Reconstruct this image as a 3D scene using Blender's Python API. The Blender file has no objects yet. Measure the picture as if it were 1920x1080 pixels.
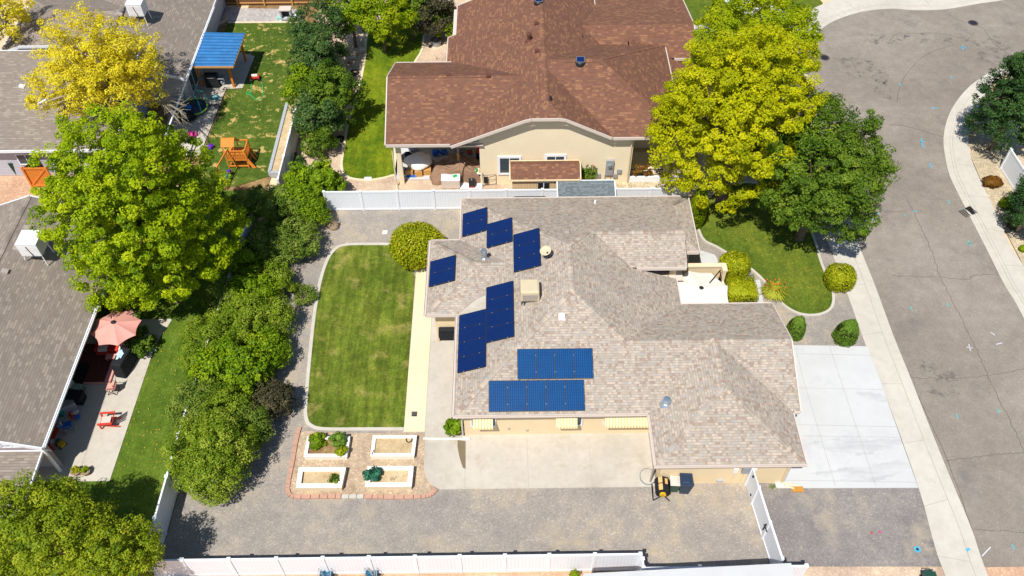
import bpy, math, random
import numpy as np
from mathutils import Vector, Matrix
from mathutils.geometry import tessellate_polygon
random.seed(7); R = math.radians
scene = bpy.context.scene
COL = scene.collection
# ------------------------------------------------------------------ camera
CH = 41.5; FPX = 1640.0; PIT = R(49.55); ROL = R(-.28); YAW = R(.48)
_c, _s = math.cos(PIT), math.sin(PIT)
FW = Vector((math.sin(YAW)*_c, math.cos(YAW)*_c, -_s)); _r = Vector((math.cos(YAW), -math.sin(YAW), 0)); _u = _r.cross(FW)
RT = math.cos(ROL)*_r + math.sin(ROL)*_u; UP = -math.sin(ROL)*_r + math.cos(ROL)*_u
cd = bpy.data.cameras.new('camera'); cam = bpy.data.objects.new('camera', cd); COL.objects.link(cam)
cd.sensor_width = 36; cd.lens = 36*FPX/1920; cd.clip_end = 2000; cd.clip_start = .5
m = Matrix((RT, UP, -FW)).transposed().to_4x4(); m.translation = Vector((0, 0, CH)); cam.matrix_world = m
scene.camera = cam
# ------------------------------------------------------------------ light
SUNV = Vector((-.27, -.52, 1.0)).normalized()
w = bpy.data.worlds.new('World'); scene.world = w; w.use_nodes = True
nt = w.node_tree; bg = nt.nodes['Background']; sky = nt.nodes.new('ShaderNodeTexSky'); sky.sky_type = 'NISHITA'
sky.sun_disc = False; sky.sun_elevation = math.asin(SUNV.z); sky.sun_rotation = math.atan2(SUNV.x, SUNV.y); sky.air_density = 1.0; sky.dust_density = .3; sky.ozone_density = 2.5
nt.links.new(sky.outputs[0], bg.inputs[0]); bg.inputs[1].default_value = .08
sl = bpy.data.lights.new('sun', 'SUN'); sl.energy = 4.3; sl.angle = R(.5); sl.color = (1, .965, .91)
so = bpy.data.objects.new('sun', sl); COL.objects.link(so); so.rotation_euler = SUNV.to_track_quat('Z', 'Y').to_euler()
vs = scene.view_settings; vs.view_transform = 'Standard'; vs.look = 'None'; vs.gamma = 1; vs.exposure = 0.38; scene.display_settings.display_device = 'sRGB'

def G(x, y, z=0.0):
    """plan position of a surveyed photograph point lying at height z"""
    d = FW*FPX + RT*(x-960) + UP*(540-y); t = (z-CH)/d.z
    return Vector((d.x*t, d.y*t, z))
def GR(x, y, hf):
    z = 3.0
    for _ in range(25):
        p = G(x, y, z); z = hf(p.x, p.y)
    return G(x, y, z)
def GL(pts, z=0.0): return [G(a, b, z) for a, b in pts]
def smooth(pts, n=6, closed=False):
    out = []; N = len(pts)
    rng = range(N) if closed else range(N-1)
    for i in rng:
        g = (lambda k: pts[k % N]) if closed else (lambda k: pts[min(max(k, 0), N-1)])
        p0, p1, p2, p3 = g(i-1), g(i), g(i+1), g(i+2)
        for k in range(n):
            t = k/n
            out.append(.5*((2*p1)+(p2-p0)*t+(2*p0-5*p1+4*p2-p3)*t*t+(3*p1-p0-3*p2+p3)*t**3))
    if not closed: out.append(pts[-1])
    return out

# ------------------------------------------------------------------ mesh builder
class MB:
    def __init__(s): s.v = []; s.f = []; s.uv = []
    def poly(s, pts, uv=None):
        i = len(s.v); s.v += [tuple(p) for p in pts]; s.f.append(list(range(i, i+len(pts)))); s.uv.append(uv)
    def _add(s, vs, fs):
        i = len(s.v); s.v += [tuple(p) for p in vs]
        for f in fs: s.f.append([i+k for k in f]); s.uv.append(None)
    def box(s, c, d, rot=None, top=1.0):
        x, y, z = d[0]/2, d[1]/2, d[2]/2
        P = [Vector((a*x*(top if e > 0 else 1), b*y*(top if e > 0 else 1), e*z)) for e in (-1, 1) for a, b in ((-1, -1), (1, -1), (1, 1), (-1, 1))]
        if rot is not None:
            M = rot if isinstance(rot, Matrix) else Matrix.Rotation(rot, 3, 'Z')
            P = [M @ p for p in P]
        P = [p+Vector(c) for p in P]
        s._add(P, [(3, 2, 1, 0), (4, 5, 6, 7), (0, 1, 5, 4), (1, 2, 6, 5), (2, 3, 7, 6), (3, 0, 4, 7)]); return s
    def box2(s, a, b): # opposite corners
        a = Vector(a); b = Vector(b); return s.box((a+b)/2, (abs(b.x-a.x), abs(b.y-a.y), abs(b.z-a.z)))
    def beam(s, a, b, wd, ht):
        a = Vector(a); b = Vector(b); d = b-a; L = d.length
        if L < 1e-6: return s
        x = d/L; up = Vector((0, 0, 1)) if abs(x.z) < .95 else Vector((0, 1, 0))
        y = up.cross(x).normalized(); z = x.cross(y)
        return s.box((a+b)/2, (L, wd, ht), Matrix((x, y, z)).transposed())
    def tube(s, pts, r, n=6):
        pts = [Vector(p) for p in pts]; N = len(pts)
        if not isinstance(r, (list, tuple)): r = [r]*N
        V = []; F = []
        ref = Vector((0, 0, 1))
        for i, p in enumerate(pts):
            t = (pts[min(i+1, N-1)]-pts[max(i-1, 0)]).normalized()
            rf = ref if abs(t.z) < .9 else Vector((1, 0, 0))
            a = t.cross(rf).normalized(); b = t.cross(a)
            for k in range(n):
                q = 2*math.pi*k/n; V.append(p+(a*math.cos(q)+b*math.sin(q))*r[i])
        for i in range(N-1):
            for k in range(n): F.append((i*n+k, i*n+(k+1) % n, (i+1)*n+(k+1) % n, (i+1)*n+k))
        F.append(tuple(range(n))); F.append(tuple(range((N-1)*n, N*n))[::-1])
        s._add(V, F); return s
    def lathe(s, prof, c=(0, 0, 0), n=16, sq=1.0):
        c = Vector(c); V = []; F = []; N = len(prof)
        for (r, z) in prof:
            for k in range(n):
                q = 2*math.pi*k/n; V.append(c+Vector((r*math.cos(q), r*math.sin(q)*sq, z)))
        for i in range(N-1):
            for k in range(n): F.append((i*n+k, i*n+(k+1) % n, (i+1)*n+(k+1) % n, (i+1)*n+k))
        F.append(tuple(range(n))[::-1]); F.append(tuple(range((N-1)*n, N*n)))
        s._add(V, F); return s
    def prism(s, pts, z0, z1):
        n = len(pts); V = [Vector((p[0], p[1], z0)) for p in pts]+[Vector((p[0], p[1], z1)) for p in pts]
        F = [(k, (k+1) % n, n+(k+1) % n, n+k) for k in range(n)]
        tri = tessellate_polygon([[Vector((p[0], p[1], 0)) for p in pts]])
        for t in tri: F.append(tuple(n+k for k in t)); F.append(tuple(k for k in t)[::-1])
        s._add(V, F); return s
    def sheet(s, pts, z):
        V = [Vector((p[0], p[1], z)) for p in pts]
        for t in tessellate_polygon([V]): s.poly([V[k] for k in t])
        return s
    def ribbon(s, pts, wd, z0, z1=None, closed=False, off=0.0):
        n = len(pts); L = []; Rr = []
        for i in range(n):
            a = pts[(i-1) % n] if (closed or i > 0) else pts[0]; b = pts[(i+1) % n] if (closed or i < n-1) else pts[-1]
            d = Vector((b[0]-a[0], b[1]-a[1], 0))
            if d.length < 1e-6: d = Vector((1, 0, 0))
            d.normalize(); nn = Vector((-d.y, d.x, 0)); p = Vector((pts[i][0], pts[i][1], 0))
            L.append(p+nn*(wd/2+off)); Rr.append(p-nn*(wd/2-off))
        for i in range(n if closed else n-1):
            j = (i+1) % n
            zt = z1 if z1 is not None else z0
            q = [Rr[i], Rr[j], L[j], L[i]]
            s.poly([Vector((p.x, p.y, zt)) for p in q])
            if z1 is not None:
                for a, b in ((Rr[i], Rr[j]), (L[j], L[i])):
                    s.poly([(a.x, a.y, z0), (b.x, b.y, z0), (b.x, b.y, z1), (a.x, a.y, z1)])
        return s
    def blob(s, c, r, n=14, mm=9, amp=.12, seed=0, flat=None):
        rg = random.Random(seed); ph = [rg.uniform(0, 6) for _ in range(6)]
        c = Vector(c); V = []; F = []
        for i in range(mm+1):
            th = math.pi*i/mm
            for k in range(n):
                q = 2*math.pi*k/n
                k_ = 1+amp*(math.sin(3*q+ph[0]+2*th)+math.sin(5*q+ph[1]-th*3)*.6+math.sin(2*q+ph[2]+5*th)*.7)*math.sin(th)
                p = Vector((r[0]*math.sin(th)*math.cos(q), r[1]*math.sin(th)*math.sin(q), r[2]*math.cos(th)))*k_
                if flat is not None and p.z < flat: p.z = flat
                V.append(c+p)
        for i in range(mm):
            for k in range(n): F.append((i*n+k, (i+1)*n+k, (i+1)*n+(k+1) % n, i*n+(k+1) % n))
        s._add(V, F); return s
    def build(s, name, mat, parent=None, world=False, smooth=False, bevel=0):
        v = s.v
        if world and parent is not None:
            o = wloc(parent); v = [(a-o.x, b-o.y, c-o.z) for a, b, c in v]
        me = bpy.data.meshes.new(name); me.from_pydata(v, [], s.f)
        if any(u is not None for u in s.uv):
            ul = me.uv_layers.new(name='UVMap'); k = 0
            for f, u in zip(s.f, s.uv):
                for q in range(len(f)):
                    ul.data[k].uv = u[q] if u is not None else (0, 0); k += 1
        me.materials.append(mat)
        if smooth:
            for p in me.polygons: p.use_smooth = True
        ob = bpy.data.objects.new(name, me); COL.objects.link(ob)
        if parent is not None: ob.parent = parent
        if bevel:
            b = ob.modifiers.new('b', 'BEVEL'); b.width = bevel; b.segments = 2; b.limit_method = 'ANGLE'
        return ob
def wloc(o):
    p = Vector(o.location)
    while o.parent: o = o.parent; p += Vector(o.location)
    return p
def tag(o, label=None, cat=None, group=None, kind=None):
    if label: o['label'] = label
    if cat: o['category'] = cat
    if group: o['group'] = group
    if kind: o['kind'] = kind
    return o
def thing(name, label, cat, loc=(0, 0, 0), rz=0, group=None):
    o = bpy.data.objects.new(name, None); o.empty_display_size = .2; COL.objects.link(o); o.location = loc; o.rotation_euler = (0, 0, rz)
    return tag(o, label, cat, group)
def struct(name, mb, mat, **k): o = mb.build(name, mat, **k); o['kind'] = 'structure'; return o
def dup(src, loc, rz, label, group=None):
    c = src.copy(); COL.objects.link(c); c.location = loc; c.rotation_euler = (0, 0, rz); c['label'] = label
    if group: c['group'] = group
    def kids(a, b):
        for ch in [o for o in COL.objects if o.parent == a]:
            d = ch.copy(); COL.objects.link(d); d.parent = b; kids(ch, d)
    kids(src, c); return c

# ------------------------------------------------------------------ materials
MT = {}
def s2l(c): return tuple((x/255/12.92 if x/255 <= .04045 else ((x/255+.055)/1.055)**2.4) for x in c)
class N:
    def __init__(s, name):
        s.m = bpy.data.materials.new(name); s.m.use_nodes = True; s.t = s.m.node_tree; s.b = s.t.nodes['Principled BSDF']; s.out = s.t.nodes['Material Output']
    def n(s, typ, **k):
        a = s.t.nodes.new(typ)
        for q, v in k.items(): setattr(a, q, v)
        return a
    def l(s, a, b): s.t.links.new(a, b)
    def pos(s, sc=(1, 1, 1), rot=0):
        g = s.n('ShaderNodeNewGeometry'); mp = s.n('ShaderNodeMapping'); mp.inputs['Scale'].default_value = sc; mp.inputs['Rotation'].default_value = (0, 0, rot); s.l(g.outputs['Position'], mp.inputs[0]); return mp.outputs[0]
    def noise(s, scale, det=4, vec=None, rough=.6, dist=0):
        a = s.n('ShaderNodeTexNoise'); a.inputs['Scale'].default_value = scale; a.inputs['Detail'].default_value = det; a.inputs['Roughness'].default_value = rough; a.inputs['Distortion'].default_value = dist
        s.l(vec if vec is not None else s.pos(), a.inputs['Vector']); return a.outputs['Fac']
    def ramp(s, fac, stops, const=False):
        a = s.n('ShaderNodeValToRGB'); e = a.color_ramp.elements; a.color_ramp.interpolation = 'CONSTANT' if const else 'LINEAR'
        while len(e) < len(stops): e.new(.5)
        for i, (p, c) in enumerate(stops): e[i].position = p; e[i].color = (*c[:3], 1)
        s.l(fac, a.inputs[0]); return a.outputs[0]
    def mix(s, f, a, b, mode='MIX'):
        x = s.n('ShaderNodeMixRGB', blend_type=mode)
        for i, q in enumerate((f, a, b)):
            if isinstance(q, (int, float)): x.inputs[i].default_value = q if i == 0 else (q, q, q, 1)
            elif isinstance(q, tuple): x.inputs[i].default_value = (*q[:3], 1)
            else: s.l(q, x.inputs[i])
        return x.outputs[0]
    def math(s, op, a, b=0, c=0):
        x = s.n('ShaderNodeMath', operation=op)
        for i, q in enumerate((a, b, c)):
            if isinstance(q, (int, float)): x.inputs[i].default_value = q
            else: s.l(q, x.inputs[i])
        return x.outputs[0]
    def bump(s, h, st, d=.02):
        x = s.n('ShaderNodeBump'); x.inputs['Strength'].default_value = st; x.inputs['Distance'].default_value = d; s.l(h, x.inputs['Height']); s.l(x.outputs[0], s.b.inputs['Normal'])
    def done(s, col, rough=.85, spec=.2, metal=0):
        if isinstance(col, tuple): s.b.inputs['Base Color'].default_value = (*col[:3], 1)
        else: s.l(col, s.b.inputs['Base Color'])
        s.b.inputs['Roughness'].default_value = rough; s.b.inputs['Metallic'].default_value = metal; s.b.inputs['Specular IOR Level'].default_value = spec
        return s.m
def plain(name, rgb, rough=.6, spec=.3, metal=0, var=.12, sc=3.0, lin=False):
    if name in MT: return MT[name]
    a = N(name); c = rgb if lin else s2l(rgb)
    f = a.noise(sc, 5); f2 = a.noise(sc*12, 3)
    lo = tuple(x*(1-var) for x in c); hi = tuple(min(1, x*(1+var)) for x in c)
    col = a.ramp(a.mix(.35, f, f2), [(.3, lo), (.7, hi)])
    MT[name] = a.done(col, rough, spec, metal); return MT[name]
def ground(name, cols, big=.25, mid=2.5, grain=14, gamt=.35, stain=None, bump=.5, rough=.95, vor=True):
    a = N(name); base = a.ramp(a.mix(.35, a.noise(big, 5), a.noise(mid, 4)), [(.5+(p-.5)*.6, c) for p, c in cols])
    if vor:
        v = a.n('ShaderNodeTexVoronoi'); v.inputs['Scale'].default_value = grain; a.l(a.pos(), v.inputs['Vector'])
        sp = a.n('ShaderNodeSeparateColor'); a.l(v.outputs['Color'], sp.inputs[0]); g = sp.outputs[0]
    else: g = a.noise(grain, 3)
    gr = a.ramp(g, [(0, (.35, .35, .35)), (.5, (.5, .5, .5)), (.9, (.62, .62, .62)), (1, (.95, .93, .9))])
    col = a.mix(gamt, base, gr, 'OVERLAY')
    if stain: col = a.mix(a.ramp(a.noise(stain[0], 6, rough=.7), [(stain[1], (0, 0, 0)), (stain[2], (1, 1, 1))]), col, stain[3])
    if bump: a.bump(g, bump, .03)
    return a.done(col, rough, .15)
def grass(name, c1, c2, c3, dry=None, streak=.0, stripe=(0, 0)):
    a = N(name)
    f = a.mix(.5, a.noise(.35, 4, dist=.5), a.noise(2.2, 5, rough=.7))
    base = a.ramp(f, [(.38, c1), (.5, c2), (.61, c3)])
    if streak: 
        st = a.noise(2.6, 3, vec=a.pos((1.0, .12, 1), stripe[0])); base = a.mix(streak, base, a.ramp(st, [(.4, (.3, .3, .3)), (.6, (.7, .7, .7))]), 'OVERLAY')
    if dry: base = a.mix(a.ramp(a.noise(dry[0], 6, rough=.65), [(dry[1], (0, 0, 0)), (dry[2], (1, 1, 1))]), base, dry[3])
    g = a.noise(9, 5, rough=.85); base = a.mix(.85, base, a.ramp(g, [(.3, (.2, .2, .2)), (.7, (.8, .8, .8))]), 'OVERLAY')
    a.bump(g, .8, .04); return a.done(base, .9, .1)
def shingle(name, cols, wd=.145, ht=.14, big=None, edge=.78):
    a = N(name); bigv = big or .35; u = a.n('ShaderNodeUVMap'); sp = a.n('ShaderNodeSeparateXYZ'); a.l(u.outputs[0], sp.inputs[0])
    rv = a.math('DIVIDE', sp.outputs[1], ht); row = a.math('FLOOR', rv)
    wn = a.n('ShaderNodeTexWhiteNoise', noise_dimensions='1D'); a.l(row, wn.inputs['W'])
    cu = a.math('ADD', a.math('DIVIDE', sp.outputs[0], wd), a.math('MULTIPLY', wn.outputs[0], 7.0))
    # irregular tab widths
    j = a.n('ShaderNodeTexNoise', noise_dimensions='2D'); cj = a.n('ShaderNodeCombineXYZ'); a.l(a.math('MULTIPLY', cu, .6), cj.inputs[0]); a.l(a.math('MULTIPLY', row, 3.7), cj.inputs[1]); a.l(cj.outputs[0], j.inputs['Vector']); j.inputs['Scale'].default_value = 1.0
    cu = a.math('ADD', cu, a.math('MULTIPLY', j.outputs['Fac'], 1.6))
    colf = a.math('FLOOR', cu); cc = a.n('ShaderNodeCombineXYZ'); a.l(colf, cc.inputs[0]); a.l(row, cc.inputs[1])
    w2 = a.n('ShaderNodeTexWhiteNoise', noise_dimensions='2D'); a.l(cc.outputs[0], w2.inputs['Vector'])
    n = len(cols); col = a.ramp(w2.outputs[0], [(i/n, c) for i, c in enumerate(cols)], True)
    fr = a.math('FRACT', rv)
    col = a.mix(a.math('LESS_THAN', fr, .16), col, tuple(edge*sum(c[i] for c in cols)/n for i in range(3)))  # darker line along each course paints in the shadow gap
    gr = a.noise(30, 2); col = a.mix(.3, col, a.ramp(gr, [(.3, (.4, .4, .4)), (.7, (.6, .6, .6))]), 'OVERLAY')
    b = a.noise(.5, 6, rough=.7); col = a.mix(bigv, col, a.ramp(b, [(.35, (.42, .42, .43)), (.65, (.57, .56, .55))]), 'OVERLAY')
    a.bump(fr, .5, .01); return a.done(col, .95, .1)
def leafmat(name, cols, trans=.3, patch=None):
    a = N(name); at = a.n('ShaderNodeAttribute'); at.attribute_name = 'rnd'
    col = a.ramp(at.outputs['Fac'], [(i/(len(cols)-1), c) for i, c in enumerate(cols)])
    if patch: col = a.mix(a.ramp(a.noise(patch[0], 3), [(.42, (0, 0, 0)), (.6, (1, 1, 1))]), col, patch[1])
    a.done(col, .6, .2)
    tr = a.n('ShaderNodeBsdfTranslucent'); a.l(col, tr.inputs[0]); mx = a.n('ShaderNodeMixShader'); mx.inputs[0].default_value = trans
    a.l(a.b.outputs[0], mx.inputs[1]); a.l(tr.outputs[0], mx.inputs[2]); a.l(mx.outputs[0], a.out.inputs[0]); return a.m
def striped(name, c1, c2, period, axis=0, wdt=.12, rough=.5, uv=False):
    """boards / corrugations: thin darker line every `period` metres along an object axis"""
    a = N(name); tc = a.n('ShaderNodeTexCoord'); sp = a.n('ShaderNodeSeparateXYZ'); a.l(tc.outputs['Object'], sp.inputs[0])
    fr = a.math('FRACT', a.math('DIVIDE', sp.outputs[axis], period))
    col = a.mix(a.math('LESS_THAN', fr, wdt), s2l(c1), s2l(c2)); col = a.mix(.25, col, a.ramp(a.noise(4, 5), [(.3, (.4, .4, .4)), (.7, (.6, .6, .6))]), 'OVERLAY')
    a.bump(a.math('LESS_THAN', fr, wdt), .4, .01); return a.done(col, rough, .3)

M = {}
sh = lambda *c: [s2l(x) for x in c]
M['roof'] = shingle('grey_tan_shingles', sh((164,153,140),(170,159,146),(156,141,127),(180,165,148),(162,156,147),(151,132,118),(168,158,146),(183,169,152),(158,149,137),(166,151,135)))
M['brownroof'] = shingle('brown_shingles', sh((118,84,68),(124,88,71),(113,80,66),(132,95,74),(116,83,69),(121,86,68),(111,79,66),(143,104,78)), .24, .15, edge=.84)
M['greyroof'] = shingle('weathered_grey_shingles', sh((136,125,114),(142,131,120),(131,120,110),(152,141,128),(138,127,117),(134,124,114)), .3, .15, edge=.72)
M['slateroof'] = shingle('slate_shingles', sh((100,110,114),(108,118,122),(94,102,107),(116,124,127)), .2, .12)
M['cream'] = plain('cream_stucco', (226,204,166), .9, .1, var=.05, sc=1.2)
M['beige'] = plain('beige_stucco', (230,214,182), .9, .1, var=.04, sc=1.0)
M['fascia'] = plain('pinkish_white_trim', (206,192,180), .5, .3, var=.04)
M['white'] = plain('white_vinyl', (228,230,233), .4, .4, var=.04, sc=.9)
M['vinyl'] = striped('white_vinyl_boards', (224,227,231), (208,211,218), .17, 0, .12, .4)
M['vinylY'] = striped('white_vinyl_boards_ns', (222,226,231), (207,211,218), .17, 1, .10, .4)
M['whitepaint'] = plain('white_painted_block', (232,226,212), .7, .2, var=.05)
M['dark'] = plain('dark_metal', (38,38,42), .5, .4)
M['black'] = plain('black_cloth', (34,36,40), .8, .2, var=.3)
M['glass'] = plain('window_glass', (60,74,82), .08, .6, var=.2)
M['glassdark'] = plain('dark_glass', (26,32,38), .08, .6, var=.2)
M['galv'] = plain('galvanised_metal', (196,206,214), .3, .5, .8)
M['grey'] = plain('grey_metal', (150,152,154), .5, .4)
M['taupe'] = plain('taupe_vent_plastic', (168,156,146), .6, .3)
M['tan'] = plain('tan_plastic', (198,184,152), .6, .3, var=.05)
M['conc'] = ground('concrete', [(.3, s2l((178,170,156))), (.7, s2l((194,186,172)))], .3, 3, 40, .12, (.8, .55, .8, s2l((168,154,132))), .05, .85, False)
M['drive'] = ground('driveway_concrete', [(.3, s2l((188,188,186))), (.7, s2l((197,197,195)))], .2, 1.2, 40, .1, (.4, .54, .8, s2l((174,175,176))), .05, .8, False)
M['path'] = ground('tan_concrete', [(.3, s2l((214,198,164))), (.7, s2l((222,206,174)))], .3, 2, 40, .12, None, .05, .85, False)
M['walk'] = ground('sidewalk_concrete', [(.3, s2l((184,178,165))), (.7, s2l((198,191,178)))], .25, 2, 40, .12, (.7, .6, .8, s2l((178,170,158))), .05, .85, False)
M['asph'] = ground('asphalt', [(.3, s2l((127,118,108))), (.5, s2l((137,128,117))), (.7, s2l((148,139,128)))], .12, 1.3, 17, .28, (.3, .57, .8, s2l((108,102,100))), .25)
M['gravel'] = ground('grey_gravel', [(.3, s2l((140,133,126))), (.47, s2l((151,143,134))), (.58, s2l((161,151,138))), (.72, s2l((176,161,138)))], .22, 1.4, 17, .42, (.3, .55, .7, s2l((174,160,136))), .6)
M['gravel2'] = ground('fine_grey_gravel', [(.32, s2l((124,118,115))), (.55, s2l((138,131,126))), (.75, s2l((156,147,135)))], .2, 1.4, 15, .42, (.35, .55, .7, s2l((164,152,134))), .6)
M['chips'] = ground('wood_chips', [(.32, s2l((162,140,116))), (.5, s2l((178,157,132))), (.7, s2l((192,170,140)))], .5, 3, 12, .5, None, .6)
M['pinkgravel'] = ground('tan_pink_gravel', [(.32, s2l((176,152,130))), (.5, s2l((194,170,146))), (.7, s2l((208,184,156)))], .4, 2, 15, .4, None, .6)
M['tangravel'] = ground('tan_rock', [(.32, s2l((172,156,128))), (.7, s2l((196,180,150)))], .4, 2, 11, .6, None, .7)
M['redrock'] = ground('red_tan_rock', [(.32, s2l((182,144,116))), (.7, s2l((204,168,138)))], .4, 3, 12, .5, None, .7)
M['soil'] = ground('dry_soil', [(.32, s2l((176,152,114))), (.5, s2l((192,170,132))), (.7, s2l((204,184,148)))], .6, 2.4, 20, .3, (1.2, .58, .7, s2l((130,104,74))), .4)
M['darksoil'] = ground('damp_soil', [(.32, s2l((116,88,58))), (.6, s2l((150,122,84))), (.75, s2l((172,146,104)))], .9, 3, 20, .4, None, .5)
M['greyrock'] = ground('pale_grey_rock', [(.3, s2l((160,154,150))), (.7, s2l((182,176,170)))], .4, 3, 10, .6, None, .7)
M['sand'] = ground('pale_sand', [(.3, s2l((206,178,144))), (.7, s2l((222,196,162)))], .4, 3, 16, .25, None, .4)
M['lawn'] = grass('mown_lawn', s2l((76,92,28)), s2l((94,108,34)), s2l((116,124,44)), (.7, .54, .74, s2l((154,140,80))), .55, (0.04, 0))
M['lawn2'] = grass('bright_lawn', s2l((72,96,18)), s2l((96,114,20)), s2l((120,130,26)), None, .25, (.1, 0))
M['lawn3'] = grass('patchy_lawn', s2l((60,82,26)), s2l((76,96,32)), s2l((98,110,44)), (1.1, .57, .63, s2l((184,160,96))), .1)
M['lawn4'] = grass('shady_lawn', s2l((68,90,26)), s2l((84,106,32)), s2l((102,120,40)), (3.5, .68, .72, s2l((186,160,70))), .15)
M['lawn5'] = grass('front_lawn', s2l((72,90,28)), s2l((88,104,32)), s2l((108,116,38)), None, .2, (.7, 0))
M['bark'] = plain('bark', (112,98,84), .9, .1, var=.3, sc=9)
M['twig'] = plain('bare_twigs', (168,158,140), .9, .1, var=.2, sc=9)
M['wood'] = plain('cedar_wood', (214,130,52), .7, .2, var=.15, sc=6)
M['woodlight'] = plain('pine_wood', (196,148,88), .7, .2, var=.15, sc=6)
M['brick'] = plain('red_edging_block', (186,146,126), .85, .1, var=.12, sc=2)
M['coral'] = plain('coral_canvas', (214,152,140), .85, .1, var=.04)
M['umbrella'] = plain('white_canvas', (228,220,206), .85, .1, var=.02)
M['red'] = plain('red_paint', (196,62,48), .5, .3)
M['redwood'] = plain('red_stained_deck', (176,84,62), .7, .2)
M['blue'] = plain('blue_plastic', (24,96,180), .4, .4)
M['navy'] = plain('navy_plastic', (36,54,78), .45, .4)
M['green'] = plain('green_plastic', (34,74,60), .45, .4)
M['teal'] = plain('teal_plastic', (30,150,150), .4, .4)
M['yellow'] = plain('yellow_plastic', (224,176,36), .5, .3)
M['orange'] = plain('orange_plastic', (232,176,112), .5, .3)
M['brown'] = plain('brown_tarp', (140,112,90), .75, .2, var=.1)
M['purple'] = plain('purple_plastic', (92,44,150), .5, .3)
M['pink'] = plain('pink_plastic', (214,60,140), .5, .3)
M['lilac'] = striped('lilac_siding', (184,172,178), (150,138,146), .14, 2, .14, .6)
M['siding'] = striped('grey_blue_siding', (186,186,196), (152,152,164), .14, 2, .14, .6)
M['tansiding'] = striped('tan_siding', (206,178,140), (170,140,104), .2, 0, .1, .7)
M['cardboard'] = plain('cardboard', (190,144,84), .9, .1)
M['joint'] = plain('joint_line', (168,162,152), .95, .05)
M['crack'] = plain('crack_line', (84,78,74), .95, .05)
M['greenhose'] = plain('green_rubber', (40,170,90), .5, .3)
M['awning'] = striped('striped_awning', (232,216,172), (206,182,122), .16, 0, .38, .5)
M['darkgap'] = plain('dark_interior', (48,44,42), .9, .1)
M['fencewood'] = striped('brown_fence_boards', (118,80,58), (74,48,34), .15, 0, .12, .8)
M['stone'] = plain('rough_stone', (150,128,104), .9, .1, var=.2, sc=6)
M['blockgrey'] = plain('grey_block', (164,168,172), .85, .1, var=.1, sc=5)
# ------------------------------------------------------------------ setting: ground sheets
def sheet(name, px, z, mat, world=None, sm=0):
    pts = GL(px) if world is None else [Vector((a, b, 0)) for a, b in world]
    if sm: pts = smooth(pts, sm, True)
    return struct(name, MB().sheet(pts, z), mat)
sheet('ground', None, -.09, M['sand'], [(-400, -400), (400, -400), (400, 600), (-400, 600)])
SL = [(1960, 1330), (1853, 1080), (1822, 992), (1783, 898), (1746, 807), (1712, 720), (1673, 623), (1640, 533), (1603, 440), (1578, 360), (1550, 270), (1524, 185), (1511, 120), (1513, 90), (1523, 72), (1550, 47), (1587, 30), (1627, 20), (1673, 16), (1713, 18.5), (1773, 17), (1833, 7), (1880, 0), (2000, -20), (2150, -50)]
SR = [(2300, 1330), (2160, 1080), (2030, 830), (1920, 597), (1883, 533), (1853, 473), (1817, 403), (1795, 360), (1780, 327), (1772, 293), (1769, 260), (1775, 227), (1787, 200), (1807, 173), (1833, 150), (1875, 128), (1960, 110), (2150, 80)]
sl = smooth(GL(SL), 5); sr = smooth(GL(SR), 5)
struct('road', MB().sheet(sl+sr[::-1], -.05), M['asph'])
# kerb + gutter apron, then pavement behind it
struct('kerb', MB().ribbon(sl, .42, -.045, .0, off=.21), M['walk'])
struct('kerb', MB().ribbon(sr, .42, -.045, .0, off=-.21), M['walk'])
def kerbtop(line, sgn, name):
    return struct(name, MB().ribbon(line, .16, .0, .035, off=sgn*.5), M['walk'])
kerbtop(sl, 1, 'kerb'); kerbtop(sr, -1, 'kerb')
OL = [(1900, 1330), (1772, 1080), (1722, 915), (1652, 720), (1623, 648), (1588, 550), (1565, 488), (1530, 400), (1500, 300), (1478, 190), (1478, 90), (1490, 50), (1511, 25), (1543, 8), (1600, -12), (1700, -40), (1900, -60)]
OR = [(2350, 1100), (1920, 500), (1880, 423), (1848, 360), (1832, 325), (1820, 293), (1817, 255), (1830, 217), (1848, 187), (1870, 150), (1930, 128), (2150, 104)]
olw = smooth(GL(OL), 5); orw = smooth(GL(OR), 5)
def offs(line, d):
    out = []
    for i, p in enumerate(line):
        a = line[max(i-1, 0)]; b = line[min(i+1, len(line)-1)]; t = Vector((b.x-a.x, b.y-a.y, 0)).normalized(); out.append(Vector((p.x-t.y*d, p.y+t.x*d, 0)))
    return out
struct('pavement', MB().sheet(olw+offs(sl, .42)[::-1], .03), M['walk'])
struct('pavement', MB().sheet(orw+offs(sr, -.42)[::-1], .03), M['walk'])
# lots
sheet('gravel_yard', None, -.004, M['gravel'], [(-17.3, 17.2), (12.75, 17.2), (12.75, 21.7), (12.75, 45), (-15.2, 45), (-16.9, 38)])
sheet('gravel_drive', [(1418, 905), (1725, 913), (1775, 1062), (1455, 1062)], .004, M['gravel2'])
sheet('front_gravel_bed', [(1280, 380), (1400, 340), (1560, 440), (1566, 488), (1590, 550), (1624, 649), (1640, 700), (1440, 700), (1290, 560)], .008, M['gravel'])
sheet('tan_gravel_bed', None, .002, M['pinkgravel'], [(-15.1, 42.6), (12.6, 42.6), (22, 43), (22, 60), (-5, 69), (-16, 69)])
sheet('front_tan_gravel', None, .006, M['tangravel'], [(7.4, 41.2), (18.5, 41.2), (18.5, 46), (7.4, 46)])
sheet('neighbour_soil', None, -.02, M['redrock'], [(-60, 5), (60, 5), (60, 17.1), (-60, 17.1)])
sheet('gravel_strip', [(1465, 1062), (1790, 1062), (1810, 1110), (1465, 1110)], -.01, M['pinkgravel'])
sheet('west_lots_soil', None, -.03, M['darksoil'], [(-60, 17.1), (-17.3, 17.1), (-16.9, 38), (-15.1, 70), (-60, 70)])
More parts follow.
